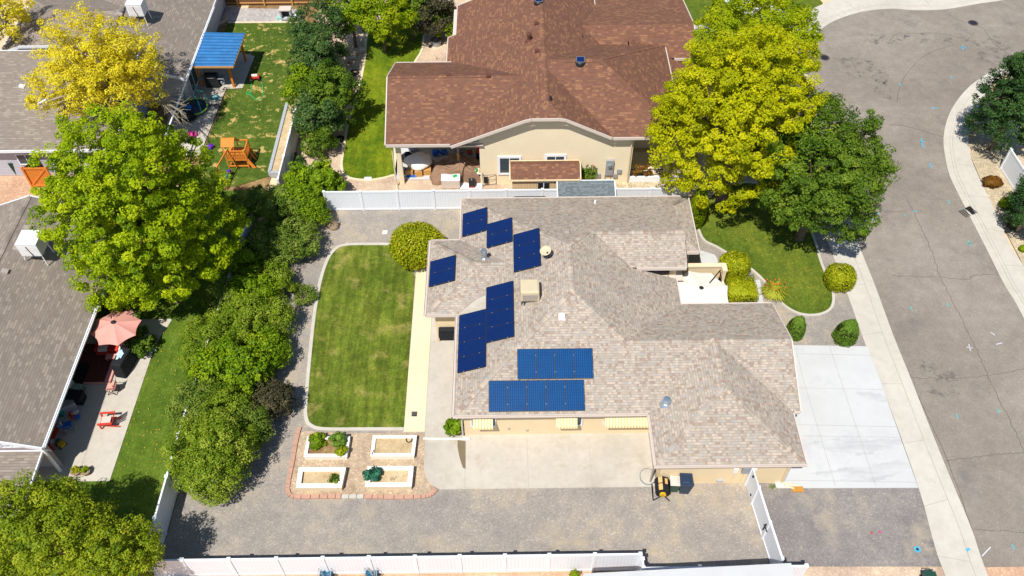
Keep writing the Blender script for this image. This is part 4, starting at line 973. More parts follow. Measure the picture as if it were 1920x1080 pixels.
# ------------------------------------------------------------------ raised beds
def bed(px, label, H, thick, cap, leg=True):
    P = [G(*p, H) for p in px]; c = sum(P, Vector())/4; t = thing('raised_bed', label, 'planter', (c.x, c.y, 0), group='white raised planter beds on wood chips')
    q = MB(); q2 = MB()
    for i in range(4):
        a, b = P[i], P[(i+1) % 4]; d = (b-a).normalized(); n = Vector((-d.y, d.x, 0)); 
        if (c-a).dot(n) < 0: n = -n
        a2 = a+n*thick/2+d*(thick*.0); b2 = b+n*thick/2-d*thick
        if i % 2: a2 = a+n*thick/2+d*0; b2 = b+n*thick/2-d*thick
        q.beam((a2.x, a2.y, H/2-.02), (b2.x, b2.y, H/2-.02), thick, H-.05)
        q2.beam((a2.x-d.x*.02, a2.y-d.y*.02, H), (b2.x, b2.y, H), thick+.05, .05)
    q.build('side_walls', M['path'] if not cap else M['whitepaint'], t, True, bevel=.008); q2.build('cap', M['whitepaint'], t, True, bevel=.008)
    I = [p+(c-p)*.13 for p in P]; return t, P, c
def soilbed(P, c, mat, t): MB().sheet([p+(c-p)*.04 for p in P], 0).build('soil', mat, t, True).location.z = .27
b1, P, c1 = bed([(570, 856), (650, 856), (656, 819), (577, 819)], 'white raised bed full of leafy vegetables beside the lawn corner', .34, .14, 1); soilbed(P, c1, M['darksoil'], b1)
b2, P, c2 = bed([(695, 855), (776, 855), (781, 817), (700, 817)], 'white raised bed with bare damp soil and a coiled hose end', .34, .14, 1); soilbed(P, c2, M['soil'], b2)
b3, P, c3 = bed([(555.5, 914), (640, 914), (648, 877), (561, 877)], 'white raised bed with one small bushy plant nearest the block edging corner', .42, .2, 0); soilbed(P, c3, M['soil'], b3)
b4, P, c4 = bed([(685, 912), (771, 912), (775, 875), (690, 875)], 'white raised bed with a blue green broccoli plant in its corner', .42, .2, 0); soilbed(P, c4, M['soil'], b4)
t = thing('hose_ring', 'small black ring of hose lying in the bare damp raised bed', 'hose', (*G(767, 825, .3)[:2], .28)); q = MB(); q.tube([(.16*math.cos(a*.5), .16*math.sin(a*.5), .03+.002*a) for a in range(26)], .02); q.build('coil', M['black'], t)
tag(MB().tube([G(695, 840, .02)+Vector((0, 0, .02)), G(701, 845, .35)+Vector((0, 0, .05)), G(697, 852, .4), G(703, 858, .02)], .018).build('irrigation_hose', M['black']), 'thin black irrigation line over the edge of the bare soil bed', 'hose')

# ------------------------------------------------------------------ yard things
def bin_(c, label, mat, lidmat, H=1.05, w_=.6, rz=0, group='wheeled rubbish bins by the garage wall'):
    t = thing('wheelie_bin', label, 'bin', (c[0], c[1], 0), rz, group); q = MB(); q.box((0, 0, H/2), (w_*.8, w_*.82, H)); 
    q = MB(); V = []
    for (z, s) in ((.04, .74), (H*.75, .95), (H, 1.0)): V.append((z, s))
    for (z0, s0), (z1, s1) in zip(V[:-1], V[1:]):
        a = w_/2*s0; b = w_/2*s1
        for k in range(4):
            sg = [(-1, -1), (1, -1), (1, 1), (-1, 1)]; p, r = sg[k], sg[(k+1) % 4]; q.poly([(p[0]*a, p[1]*a*1.1, z0), (r[0]*a, r[1]*a*1.1, z0), (r[0]*b, r[1]*b*1.1, z1), (p[0]*b, p[1]*b*1.1, z1)])
    q.build('body', mat, t); q = MB(); q.box((0, 0, H+.03), (w_*1.06, w_*1.16, .07)); q.box((0, 0, H+.08), (w_*.7, w_*.8, .05), None, .8); q.build('lid', lidmat, t, bevel=.025)
    q = MB(); q.tube([(-w_*.35, w_*.62, H), (-w_*.35, w_*.75, H+.03), (w_*.35, w_*.75, H+.03), (w_*.35, w_*.62, H)], .025); q.build('handle', mat, t)
    for s in (-1, 1): MB().tube([(s*w_*.36, w_*.48, .1), (s*w_*.46, w_*.48, .1)], .11, 12).build('wheel', M['black'], t)
    return t
b = G(1281, 930); bin_((b.x+.05, b.y+.35), 'dark blue wheeled bin standing beside the pale lidded bin', M['navy'], M['navy'], 1.08, .62, R(-4))
b = G(1262, 930); bin_((b.x+.05, b.y+.4), 'green bin with a pale grey lid between composter and blue bin', M['green'], M['fascia'], .85, .5, R(-4))
b = G(28, 325); bin_((b.x+.25, b.y+.1), 'dark green wheeled bin leaning by the lilac wall on red rock', M['green'], M['green'], 1.08, .6, R(28), None)
p = G(1240, 932); t = thing('compost_tumbler', 'black compost tumbler with yellow panels and hub on a tubular stand', 'composter', (p.x, p.y+.25, 0), R(-3))
q = MB(); q.tube([(0, -.38, .62), (0, .42, .62)], .38, 8); q.build('drum', M['black'], t)
q = MB(); q.box((-.13, .02, .985), (.2, .72, .03), Matrix.Rotation(R(-20), 3, 'Y')); q.box((.17, .15, .97), (.14, .3, .03), Matrix.Rotation(R(25), 3, 'Y')); q.build('hatch', M['orange'], t)
q = MB(); q.box((-.02, .02, 1.01), (.05, .76, .03)); q.box((-.1, .02, 1.0), (.3, .05, .04), Matrix.Rotation(R(-20), 3, 'Y')); q.build('ribs', M['black'], t)
MB().tube([(0, -.38, .62), (0, -.47, .62)], .17, 14).build('hub', M['yellow'], t)
q = MB()
for y in (-.45, .5): q.tube([(-.42, y, 0), (0, y, .62), (.42, y, 0)], .03)
q.tube([(-.42, -.45, 0), (-.5, .1, .4), (-.42, .5, .0)], .03); q.build('stand', M['black'], t)
p = G(1218, 896); t = thing('window_well', 'half round corrugated metal window well with clear cover at the house corner', 'window well', (7.66, p.y, 0)); q = MB(); q.lathe([(.42, 0), (.42, .18), (.39, .18), (.39, 0)], n=24, sq=1.15); q.build('rim', M['galv'], t); MB().lathe([(.39, .14), (.3, .16), (.01, .18)], n=20, sq=1.15).build('cover', M['conc'], t)
t.location.x = 7.25
for (x, y, l) in ((1407, 922, 'left concrete block beside the white gate'), (1417, 921, 'right concrete block beside the white gate')):
    p = G(x, y); t = thing('paving_block', f'pale {l}', 'block', (p.x, p.y, 0), group='pale concrete blocks by the gate'); MB().box((0, 0, .1), (.26, .62, .2)).build('block', M['whitepaint'], t, bevel=.01); MB().box((0, .15, .203), (.14, .18, .006)).box((0, -.15, .203), (.14, .18, .006)).build('holes', M['blockgrey'], t)
tag(MB().tube([G(1471, 910, .1), G(1489, 916, .06)], .05, 8).build('drain_pipe', M['path']), 'short cream drain spout ending on an orange pad by the driveway', 'pipe')
p = G(1495, 918); t = tag(MB().box((p.x, p.y, .04), (.6, .3, .06)).build('splash_pad', plain('rusty_mulch', (190, 136, 62), .9, .1, var=.2, sc=8)), 'small orange brown pad on gravel below the driveway corner', 'pad')
p = G(1720, 1030); t = thing('valve_cover', 'round utility cover ringed with light blue paint on the gravel', 'cover', (p.x, p.y, 0)); MB().lathe([(.16, 0), (.16, .012)], n=20).build('paint_ring', M['bluepaint'], t); MB().lathe([(.07, 0), (.07, .02)], n=14).build('lid', M['dark'], t)
for (x, y, m, l) in ((1634, 1000, 'redwood', 'small rust coloured weed clump on the side gravel'), (1650, 998, 'pink', 'small pink paint dab on the side gravel')):
    p = G(x, y); tag(MB().blob((p.x, p.y, .02), (.06, .06, .03), 8, 5, .3).build('gravel_marker', M[m]), l, 'marker')
mark([(1810, 1031), (1819, 1031)], .14, M['bluepaint'], .045); mark([(1815, 1027), (1813, 1036)], .08, M['bluepaint'], .046)
p = G(625, 425); t = tag(MB().blob((p.x, p.y, .1), (.42, .38, .32), 14, 9, .08, 3).build('boulder', M['stone'], smooth=True), 'single brown boulder on gravel near the white fence', 'boulder')
p = G(722, 436); tag(MB().box((p.x, p.y, .02), (.32, .3, .05)).build('valve_box', M['whitepaint']), 'pale square valve box lid on gravel beside the round bush', 'valve box')
p = G(629, 338); t = tag(MB().box((G(690, 336).x, G(690, 336).y, .05), (.5, .3, .06)).build('valve_box', M['white']), 'white rectangular valve box lid at the end of the bright lawn', 'valve box')
p = G(289, 653); tag(MB().box((p.x, p.y, .04), (.34, .36, .05)).build('valve_box', plain('pale_green_lid', (166, 194, 170), .6, .3)), 'pale green valve box lid at the lawn edge by the pink umbrella', 'valve box')
p = G(777, 777); t = thing('path_drain', 'small dark square drain lid on the tan path', 'drain', (p.x, p.y, .04)); MB().box((0, 0, .01), (.3, .3, .02)).build('lid', M['crack'], t); MB().box((.02, -.13, .02), (.2, .05, .03)).build('grip', M['dark'], t)
# potted plant stands in p4
p = G(677, 375, .9); t = thing('light_fitting', 'white lamp box on a fence post left of the round bush', 'lamp', (p.x, p.y, .9)); MB().box((0, 0, .25), (.2, .12, .3), None, .8).build('housing', M['white'], t); MB().box((.05, 0, -.25), (.08, .05, .6)).build('bracket', M['dark'], t)
# bbq and table under the west eave
p = G(840, 632); t = thing('covered_grill', 'barbecue under a black cover beneath the solar house eave', 'grill', (p.x, p.y, 0)); q = MB(); q.box((0, 0, .5), (1.1, .62, 1.0), None, .9); q.build('cover', M['black'], t, bevel=.08); MB().tube([(-.3, -.33, .9), (0, -.36, 1.06), (.3, -.33, .9)], .03).build('cover_fold', M['black'], t)
p = G(838, 606); t = thing('patio_table', 'square black topped table partly hidden under the solar house eave', 'table', (p.x-.0, p.y, 0)); MB().box((.1, 0, .72), (1.1, .95, .05)).build('table_top', M['black'], t)
for x in (-.4, .55):
    for y in (-.4, .4): MB().box((x, y, .35), (.05, .05, .7)).build('leg', M['dark'], t)
p = G(824, 625); t = tag(MB().tube([G(822, 600, 1.2), G(824, 640, .1)], .03).build('shade_pole', M['woodlight']), 'thin wooden pole beside the covered grill', 'pole')
# ------------------------------------------------------------------ blue pergola and back garden things
t = thing('pergola', 'timber pergola with a bright blue ribbed metal roof over a concrete pad', 'pergola', (-22.3, 58, 0))
z = 2.55; A = G(350, 124, z); B = G(437, 124, z+.0); Cc = G(459.5, 62, z+.1); D = G(376, 60, z+.1)
nx = 22; q = MB()
L0, L1 = A, D; R0, R1 = B, Cc
n = 44
for k in range(n):
    s0, s1 = k/n, (k+1)/n; h0 = .05 if k % 2 else 0; h1 = .05 if not k % 2 else 0
    h0 = [0, .045, .045, 0][k % 4]; h1 = [.045, .045, 0, 0][k % 4]
    a, b, c, d = L0.lerp(L1, s0), R0.lerp(R1, s0), R0.lerp(R1, s1), L0.lerp(L1, s1)
    q.poly([a+Vector((0, 0, h0)), b+Vector((0, 0, h0)), c+Vector((0, 0, h1)), d+Vector((0, 0, h1))])
M['bluemetal'] = plain('blue_sheet_metal', (40, 104, 158), .45, .4, 0, .35, 1.4)
q.build('roof', M['bluemetal'], t, True)
q = MB()
for a, b in ((A, B), (B, Cc), (Cc, D), (D, A)): q.beam(a-Vector((0, 0, .09)), b-Vector((0, 0, .09)), .06, .14)
for k in range(1, 6): q.beam(A.lerp(D, k/6)-Vector((0, 0, .08)), B.lerp(Cc, k/6)-Vector((0, 0, .08)), .05, .1)
q.build('frame', M['woodlight'], t, True)
for (x, y) in ((-23.45, 56.3), (-21.0, 56.15), (-20.75, 59.6), (-24.0, 59.8)):
    q = MB(); q.box((x, y, 1.2), (.16, .16, 2.4)); q.build('post', M['wood'], t, True)
    q = MB(); sx = 1 if x < -22 else -1; q.beam((x, y, 1.8), (x+sx*.55, y, 2.4), .09, .09); q.build('brace', M['wood'], t, True)
q = MB()
for s in (.08, .2, .32, .55, .68, .8): p = A.lerp(D, s).lerp(B.lerp(Cc, s), .06); q.box((p.x, p.y, p.z+.07), (.07, .07, .03))
q.build('roof_washers', M['white'], t, True)
def grill(c, label, rz=0, s=1.0, mat=None, cover=False):
    t = thing('barbecue_grill', label, 'grill', (c[0], c[1], 0), rz); m = mat or M['dark']
    q = MB(); q.box((0, 0, .45), (.9*s, .5*s, .75)); q.build('cabinet', m, t); q = MB(); q.tube([(-.42*s, .02, .95), (.42*s, .02, .95)], .27*s, 12); q.build('lid', m, t); [MB().box((e*.68*s, 0, .86), (.42*s, .5*s, .04)).build('side_shelf', M['grey'], t) for e in (-1, 1)]
    q = MB(); q.tube([(-.25*s, -.28*s, .98), (.25*s, -.28*s, .98)], .02); q.build('handle', M['galv'], t)
    for x in (-.4, .4): MB().tube([(x*s, -.22, .06), (x*s, -.17, .06)], .07, 10).build('wheel', M['black'], t)
    return t
grill(G(402, 162), 'dark griddle grill under the front edge of the blue pergola', 0, 1.1)
p = G(424, 163); t = thing('fire_pot', 'small shiny kettle pot on the concrete by the pergola post', 'pot', (p.x-.3, p.y+.3, 0)); MB().lathe([(.1, .0), (.2, .15), (.24, .3), (.2, .4), (.05, .45)], n=16).build('bowl', M['galv'], t, smooth=True); MB().tube([(-.1, 0, 0), (-.16, 0, .25)], .015).tube([(.1, .1, 0), (.16, .1, .25)], .015).build('legs', M['dark'], t)
# toy car
p = G(479, 150); t = thing('toy_wagon', 'small red and black hose cart on the grass beside the pergola shadow', 'cart', (p.x, p.y, 0), R(5)); MB().box((0, 0, .3), (.75, .35, .2)).build('body', M['red'], t, bevel=.03); MB().tube([(-.2, 0, .42), (.25, 0, .42)], .13, 10).build('reel', M['fascia'], t)
for x in (-.3, .32):
    for y in (-.2, .2): MB().tube([(x, y-.03, .12), (x, y+.03, .12)], .12, 12).build('wheel', M['black'] if x > 0 else M['grey'], t)
hs = [(472, 154), (472, 168), (471, 176), (464, 173), (463, 177), (472, 180), (479, 187), (487, 186), (493, 178), (493, 165), (491, 156)]
tag(MB().tube([v+Vector((0, 0, .05)) for v in smooth(GL(hs), 4)], .035).build('garden_hose', M['greenhose']), 'bright green hose looped on the patchy lawn', 'hose')
# bbq / playhouse on rock strip
p = G(541, 36); t = thing('toy_kitchen', 'small white topped play kitchen on the pale rock strip', 'play kitchen', (p.x-.1, p.y, 0)); q = MB(); q.box((0, 0, 1.0), (1.0, .7, .08)); q.build('top', M['fascia'], t); q = MB(); q.box((-.4, 0, .5), (.12, .6, .95)); q.box((.4, 0, .5), (.12, .6, .95)); q.box((0, 0, .15), (.75, .55, .12)); q.build('sides', M['siding'], t); MB().box((0, .2, .55), (.7, .05, .75)).build('back', M['dark'], t)
p = G(526, 36); tag(MB().box((p.x, p.y, .12), (.5, .25, .2)).build('step_stool', plain('mint_plastic', (140, 210, 190), .5)), 'mint coloured little stool on the rock strip', 'stool')
p = G(557, 36); tag(MB().blob((p.x, p.y, .2), (.3, .25, .3), 12, 8, .05, 4).build('plastic_sack', M['white'], smooth=True), 'white bulging sack by the play kitchen under the trees', 'sack')
a = G(425, 16); b = G(414, 38); t = thing('ladder', 'aluminium ladder laid on pale ground beside the house corner', 'ladder', (a.x, a.y, 0)); q = MB()
for s in (-.22, .22): q.beam((a.x+s, a.y, .12), (b.x+s, b.y, .12), .06, .1)
for k in range(9): v = a.lerp(b, (k+.5)/9); q.box((v.x, v.y, .13), (.44, .07, .05))
q.build('rails_and_rungs', M['grey'], t, True)
# climbing frame
p = G(450, 303); t = thing('playset', 'orange cedar climbing tower with slatted railings and swing beam on shaded grass', 'playset', (p.x+.1, p.y-.1, 0)); t.scale = (.7, .7, .8); sx, sy = 1.25, 1.2
q = MB()
for x in (-1, 1):
    for y in (-1, 1): q.box((x*sx*.8, y*sy*.7, .9), (.12, .12, 1.8)); q.box((x*sx*.8-.0, y*sy*.7, .9), (.1, .1, 1.8))
q.build('posts', M['wood'], t)
q = MB(); q.box((0, 0, 1.1), (2.1, 1.75, .08)); q.build('deck', M['wood'], t)
q = MB(); 
for z in (.25, .95): q.box((0, -.84, z), (2.1, .08, .14)); q.box((.95, 0, z), (.08, 1.7, .14))
q.box((0, -.3, .15), (2.0, .1, .12)); q.build('base_beams', M['wood'], t)
q = MB(); q.box((0, -.86, 1.95), (2.1, .1, .1)); q.box((1.0, 0, 1.95), (.1, 1.8, .1)); q.box((0, .86, 1.95), (2.1, .1, .1))
for k in range(12): q.box((-.95+k*.17, -.86, 1.5), (.09, .03, .85))
for k in range(10): q.box((1.0, -.78+k*.17, 1.5), (.03, .09, .85))
q.build('railing', M['wood'], t)
q = MB(); xx0, xx1 = -1.25, .05; n = 8
for k in range(n):
    for s in (-1, 1):
        y0 = s*.78*(1-k/n); y1 = s*.78*(1-(k+1)/n-.02); z0_ = 2.35+.45*k/n; z1_ = 2.35+.45*(k+1)/n; q.poly([(xx0, y0, z0_), (xx1, y0, z0_), (xx1, y1, z1_+.02), (xx0, y1, z1_+.02)])
q.build('roof', M['wood'], t)
q = MB()
for x in (-1.15, -.05):
    for y in (-.7, .7): q.box((x, y, 1.9), (.08, .08, 1.0))
q.build('roof_posts', M['wood'], t)
q = MB(); q.beam((-.6, -.9, 2.2), (-1.1, -3.6, 2.2), .1, .14); q.beam((-1.1, -3.6, 2.2), (-1.7, -3.6, 0), .09, .09); q.beam((-1.1, -3.6, 2.2), (-.5, -3.8, 0), .09, .09); q.beam((-.6, -.9, 2.1), (-.1, -1.3, .4), .07, .07); q.build('swing_beam', M['wood'], t)
for i, (y, m) in enumerate(((-2.1, 'purple'), (-2.9, 'teal'))):
    q = MB(); 
    for s in (-.2, .2): q.tube([(-.85-.1*i+s, y, 2.15), (-.7+s, y+.1, .6)], .012)
    q.build('chain', M['greenhose'], t); MB().lathe([(.05, .4), (.2, .42), (.24, .55), (.22, .62)], (-.7, y+.1, 0), 10).build('swing_seat', M[m], t)
MB().box((.35, .1, 1.22), (.5, .4, .1)).build('deck_mat', M['yellow'], t); MB().tube([(-.4, -.2, 0), (-.4, -.2, .6)], .08, 8).build('toy_bucket', M['yellow'], t)
q = MB(); q.poly([(.8, -.85, 1.1), (1.15, -.85, 1.1), (1.75, -.9, .06), (1.4, -1.0, .06)]); 
for s in (0,): q.beam((1.0, .85, 1.1), (1.5, .85, 0), .08, .08).beam((1.0, .3, 1.1), (1.5, .3, 0), .08, .08)
q.build('climbing_ramp', M['wood'], t)
# toddler trampoline / dome in shade
p = G(366, 207); t = thing('toy_trampoline', 'round toy trampoline with yellow green padded rim in the shaded patio corner', 'trampoline', (p.x, p.y, 0))
q = MB(); ring = [(1.0*math.cos(a*R(15)), 1.0*math.sin(a*R(15)), .35) for a in range(25)]; q.tube(ring, .06); q.build('rim', plain('lime_foam', (150, 190, 70), .7), t); MB().lathe([(.95, .33), (.01, .3)], n=24).build('mat', M['navy'], t)
q = MB()
for k in range(6): a = k*R(60)+.3; q.tube([(math.cos(a), math.sin(a), 0), (math.cos(a), math.sin(a), 1.5), (.6*math.cos(a), .6*math.sin(a), 1.7)], .03)
q.build('poles', M['teal'], t); MB().lathe([(.2, .33), (.26, .5), (.2, .65), (.02, .72)], (-.3, -.3, 0), 14).build('ball', M['blue'], t, smooth=True)
p = G(403, 184); t = thing('paddling_ring', 'white and turquoise inflatable ring lying on sunny concrete', 'inflatable', (p.x, p.y, .05)); q = MB(); q.lathe([(.05, .06), (.2, .1), (.33, .08), (.38, .02)], n=18, sq=.9); q.build('ring', M['teal'], t, smooth=True); MB().box((0, 0, .1), (.35, .2, .05), .6).build('seat', M['white'], t, bevel=.02)
p = G(398, 200); t = thing('childs_bicycle', 'small dark bicycle lying on the concrete walkway in tree shade', 'bicycle', (p.x, p.y, .05)); q = MB()
for x in (-.3, .35): q.tube([(x+.2*math.cos(a*R(24)), .2*math.sin(a*R(24)), .04) for a in range(16)], .02)
q.build('wheels', M['black'], t); MB().tube([(-.3, 0, .06), (0, .2, .08), (.35, 0, .06), (0, -.05, .08), (-.3, 0, .06)], .02).tube([(.35, 0, .06), (.45, .25, .1), (.6, .3, .1)], .02).build('frame', M['crack'], t)
for (x, y, m, s, l, nm_) in ((362, 256, 'pink', .35, 'bright pink toy heap in blue patio shade', 'ride_on_toy'), (395, 278, 'purple', .28, 'purple toy chair at the edge of the shaded grass', 'toy_chair'), (352, 226, 'black', .6, 'large black bag shape beside bare twigs in the shade', 'bin_bag'), (340, 212, 'navy', .6, 'dark blue covered heap against the northwest house wall', 'covered_heap')):
    p = G(x, y); t = thing(nm_, l, 'toy' if m in ('pink', 'purple') else 'bag', (p.x, p.y, .05)); MB().blob((0, 0, s*.5), (s, s*.7, s*.55), 10, 7, .25, int(x)).build('body', M[m], t); MB().box((s*.5, 0, s*.2), (s*.7, s*.5, s*.3), .3).build('base', M[m], t)

# ------------------------------------------------------------------ southwest patio things
umbrella('patio_umbrella', 'faded pink scalloped umbrella beside the grey brown roof', (-22.35, 30.95), 1.42, 2.15, .45, 8, M['coral'], ang0=R(20), scallop=.1)
p = G(217, 662); t = thing('outdoor_sofa', 'red framed outdoor sofa with pale cushions under the pink umbrella', 'sofa', (p.x, p.y+.2, 0)); q = MB(); q.box((0, 0, .2), (2.0, .8, .22)); q.box((-.95, 0, .45), (.1, .8, .3)); q.box((.95, 0, .45), (.1, .8, .3)); q.box((0, .38, .5), (2.0, .1, .5)); q.box((0, -.42, .2), (2.0, .06, .16)); q.build('frame', M['red'], t)
for x, m, w_ in ((-.62, 'umbrella', .55), (0, 'red', .62), (.62, 'umbrella', .6)): MB().box((x, -.02, .4), (w_, .65, .18)).build('cushion', M[m], t, bevel=.05)
MB().box((0, .15, .62), (.5, .2, .36), Matrix.Rotation(R(25), 3, 'X')).build('back_cushion', M['redwood'], t, bevel=.05)
p = G(212, 676); t = thing('side_table', 'small coral red stool between the sofa and deck', 'stool', (p.x, p.y, 0)); MB().box((0, 0, .4), (.55, .35, .05)).build('top', M['coral'], t)
for x in (-.2, .2):
    for y in (-.12, .12): MB().box((x, y, .2), (.04, .04, .4)).build('leg', M['coral'], t)
# deck
t = thing('wooden_deck', 'dark red stained deck with lighter edge board outside the patio door', 'deck', (-24.2, 29.3, 0)); a = G(147, 716); b = G(192, 711); c = G(203, 672); 
q = MB()
for k in range(11): q.box((-25.2+k*.215, 29.95, .12), (.2, 2.7, .05))
q.build('deck_boards', plain('dark_red_stain', (96, 50, 42), .8), t, True)
q = MB(); q.box((-22.86, 29.95, .1), (.34, 2.8, .12)); q.box((-24.1, 28.52, .1), (2.8, .08, .12)); q.build('edge_board', M['coral'], t, True)
p = G(160, 716); t = thing('door_mat', 'black rectangular mat across the deck edge', 'mat', (-24.75, 28.9, .155)); MB().box((0, 0, .01), (1.1, 1.9, .02)).build('mat', M['black'], t)
# covered grill
p = G(236, 702); t = thing('covered_grill', 'tall black covered barbecue with a pale cloth on top beside the deck', 'grill', (p.x-.05, p.y+.45, 0), R(-12)); q = MB(); q.box((0, 0, .58), (.72, 1.5, 1.16), None, .86); q.build('cover', M['black'], t, bevel=.09); q = MB(); q.blob((-.1, .2, 1.2), (.16, .22, .05), 10, 6, .3, 2); q.blob((-.05, -.02, 1.2), (.14, .18, .05), 10, 6, .4, 5); q.build('cloth', plain('pale_blue_cloth', (190, 220, 232), .9), t)
# folding chair
def folding_chair(c, label, rz, mat, frame, group=None):
    t = thing('folding_chair', label, 'chair', (c[0], c[1], .03), rz, group); MB().box((0, 0, .44), (.5, .48, .03)).build('seat', mat, t)
    MB().box((.27, 0, .7), (.04, .48, .34), Matrix.Rotation(R(12), 3, 'Y')).build('backrest', mat, t)
    q = MB()
    for y in (-.27, .27): q.tube([(-.25, y, 0), (.22, y, .45), (.32, y, .95)], .016); q.tube([(.25, y, 0), (-.22, y, .45), (-.22, y, .62), (.28, y, .64)], .016)
    q.tube([(-.25, -.27, .02), (-.25, .27, .02)], .014); q.tube([(.25, -.27, .02), (.25, .27, .02)], .014); q.build('frame', frame, t); return t
folding_chair(G(214, 734), 'coral folding chair standing alone on the sunlit patio', R(0), M['coral'], M['black'])
def adirondack(c, label, rz):
    t = thing('adirondack_chair', label, 'chair', (c[0], c[1], .03), rz)
    q = MB()
    for k in range(6): q.box((-.3+k*.1, 0, .36-.02*k), (.085, .5, .025))
    q.build('seat', M['red'], t); q = MB()
    for k in range(5): q.beam((.25, -.2+k*.1, .25), (.55, -.24+k*.12, .98-.03*abs(k-2)), .08, .02)
    q.build('backrest', M['red'], t)
    for s in (-1, 1):
        MB().box((-.02, s*.36, .55), (.78, .13, .03)).build('arm', M['red'], t)
        q = MB(); q.box((-.35, s*.31, .27), (.09, .04, .54)); q.beam((-.4, s*.27, .34), (.62, s*.27, .05), .03, .1); q.build('leg', M['red'], t)
    MB().box((-.05, 0, .4), (.5, .46, .04)).build('seat_pad', M['fascia'], t, bevel=.015)
    return t
adirondack(G(206, 795), 'red slatted lounge chair with a pale seat pad on the sunny patio', R(4))
folding_chair(G(131, 806), 'blue camp chair in the shade of the long roof', R(200), M['blue'], M['grey'])
folding_chair(G(150, 735), 'pale green chair with thin legs in shade by the patio window', R(170), plain('sage_cloth', (150, 170, 150), .8), M['dark'])
# clutter in the shaded patio
rg = random.Random(11)
clut = [('storage_box', 'black', 'black storage box beside the pale green chair in shade', 146, 752, .9, .6, .6), ('blanket_pile', 'pink', 'pile of pink and grey blankets against the shaded wall', 122, 745, .7, .5, .5), ('cooler_box', 'siding', 'grey lidded cooler box in the patio shade', 132, 765, .7, .5, .5), ('toy_bin', 'teal', 'teal bin of bright toys near the leaning board', 112, 775, .6, .6, .5), ('plant_pot', 'green', 'green pot among toys in the dark patio corner', 104, 800, .5, .5, .5), ('toy_slide', 'red', 'red toy slide frame at the shaded patio end', 105, 822, .4, 1.2, .5), ('toy_truck', 'yellow', 'yellow and green toy truck near patio post', 116, 835, .5, .3, .3), ('toy_scooter', 'red', 'red scooter at the sunny corner by the patio post', 92, 848, .8, .25, .3), ('toy_pile', 'purple', 'heap of small purple and red toys by the wall', 86, 835, .6, .5, .3), ('red_cap_seat', 'red', 'small bright red seat beside the blue chair', 143, 782, .3, .3, .5)]
for nme, m, lab, x, y, a, b, c in clut:
    p = G(x, y); t = thing(nme, lab, nme.replace('_', ' '), (p.x, p.y, .03), rg.uniform(-.6, .6))
    if 'box' in nme or 'bin' in nme: MB().box((0, 0, c/2), (a, b, c)).build('body', M[m], t, bevel=.03); MB().box((0, 0, c+.03), (a*1.04, b*1.04, .06)).build('lid', M['grey'] if m != 'black' else M['black'], t, bevel=.02)
    elif 'slide' in nme or 'scooter' in nme: MB().beam((0, -b/2, .05), (0, b/2, c), a*.6, .05).build('deck', M[m], t); MB().tube([(-a/3, b/2, 0), (-a/3, b/2, c+.3), (a/3, b/2, c+.3), (a/3, b/2, 0)], .04).build('frame', M['red' if 'scooter' in nme else 'yellow'], t)
    elif 'truck' in nme: MB().box((0, 0, .16), (a, b, .16)).build('body', M[m], t, bevel=.02); MB().box((-.15, 0, .28), (a*.3, b*.9, .16)).build('cab', M['green'], t, bevel=.02); [MB().tube([(x_, s*.16, .07), (x_, s*.2, .07)], .08, 10).build('wheel', M['black'], t) for x_ in (-.18, .18) for s in (-1, 1)]
    elif 'pot' in nme: MB().lathe([(.15, 0), (.22, .3), (.25, .32)], n=14).build('pot', M['brick'], t); MB().blob((0, 0, .45), (.25, .25, .2), 10, 7, .3, 3).build('plant', M['green'], t)
    else:
        for k in range(5): MB().blob((rg.uniform(-a, a)/2, rg.uniform(-b, b)/2, rg.uniform(.1, c)), (.2, .16, .12), 8, 6, .2, k).build('piece', M[[m, 'red', 'grey', 'blue', 'lilac'][k]], t)
a = G(98, 792); b = G(105, 765, .6); tag(MB().beam(a+Vector((0, 0, .1)), b, .14, .04).build('plank', M['woodlight']), 'bare plank leaning in the shaded patio clutter', 'plank')
# brown house patio clutter
t = thing('covered_furniture', 'patio furniture under a large rumpled brown tarp', 'tarp', (-3.3, 46.1, 0)); q = MB()
nn, mm = 34, 26; rg = random.Random(5); V = [[None]*mm for _ in range(nn)]
for i in range(nn):
    for j in range(mm):
        u = i/(nn-1)*2-1; v = j/(mm-1)*2-1; e = max(0, 1-abs(u)**4)*max(0, 1-abs(v)**4)
        h = 1.0*min(1, e*2.2)**.6*(.75+.25*math.sin(2.3*u+1.2)+.12*math.sin(7*u+3*v))+.05*math.sin(13*u+5*v*math.sin(3*u))+.04*math.sin(19*v+6*u)
        V[i][j] = Vector((-3.45+u*1.8+.1*math.sin(5*v), 45.95+v*1.0+.14*math.sin(4*u+1)+.08*math.sin(9*u), max(.06, h)))
for i in range(nn-1):
    for j in range(mm-1): q.poly([V[i][j], V[i+1][j], V[i+1][j+1], V[i][j+1]])
q.build('tarp', M['brown'], t, True, smooth=True); q = MB(); q.tube([(-3.3, 46.2, 0), (-3.3, 46.2, 2.4)], .04).tube([(-3.3, 46.2, 1.1), (-3.3, 46.2, 1.7)], .09); q.build('umbrella_pole', M['woodlight'], t, True)
t = thing('folded_cushions', 'white and pale flowered sheet over a pile on cardboard boxes', 'sheet', (-6.1, 46.3, 0)); q = MB(); q.blob((-6.1, 46.5, .75), (.95, .8, .45), 22, 12, .06, 9, flat=None); q.build('sheet', M['whitepaint'], t, True, smooth=True); 
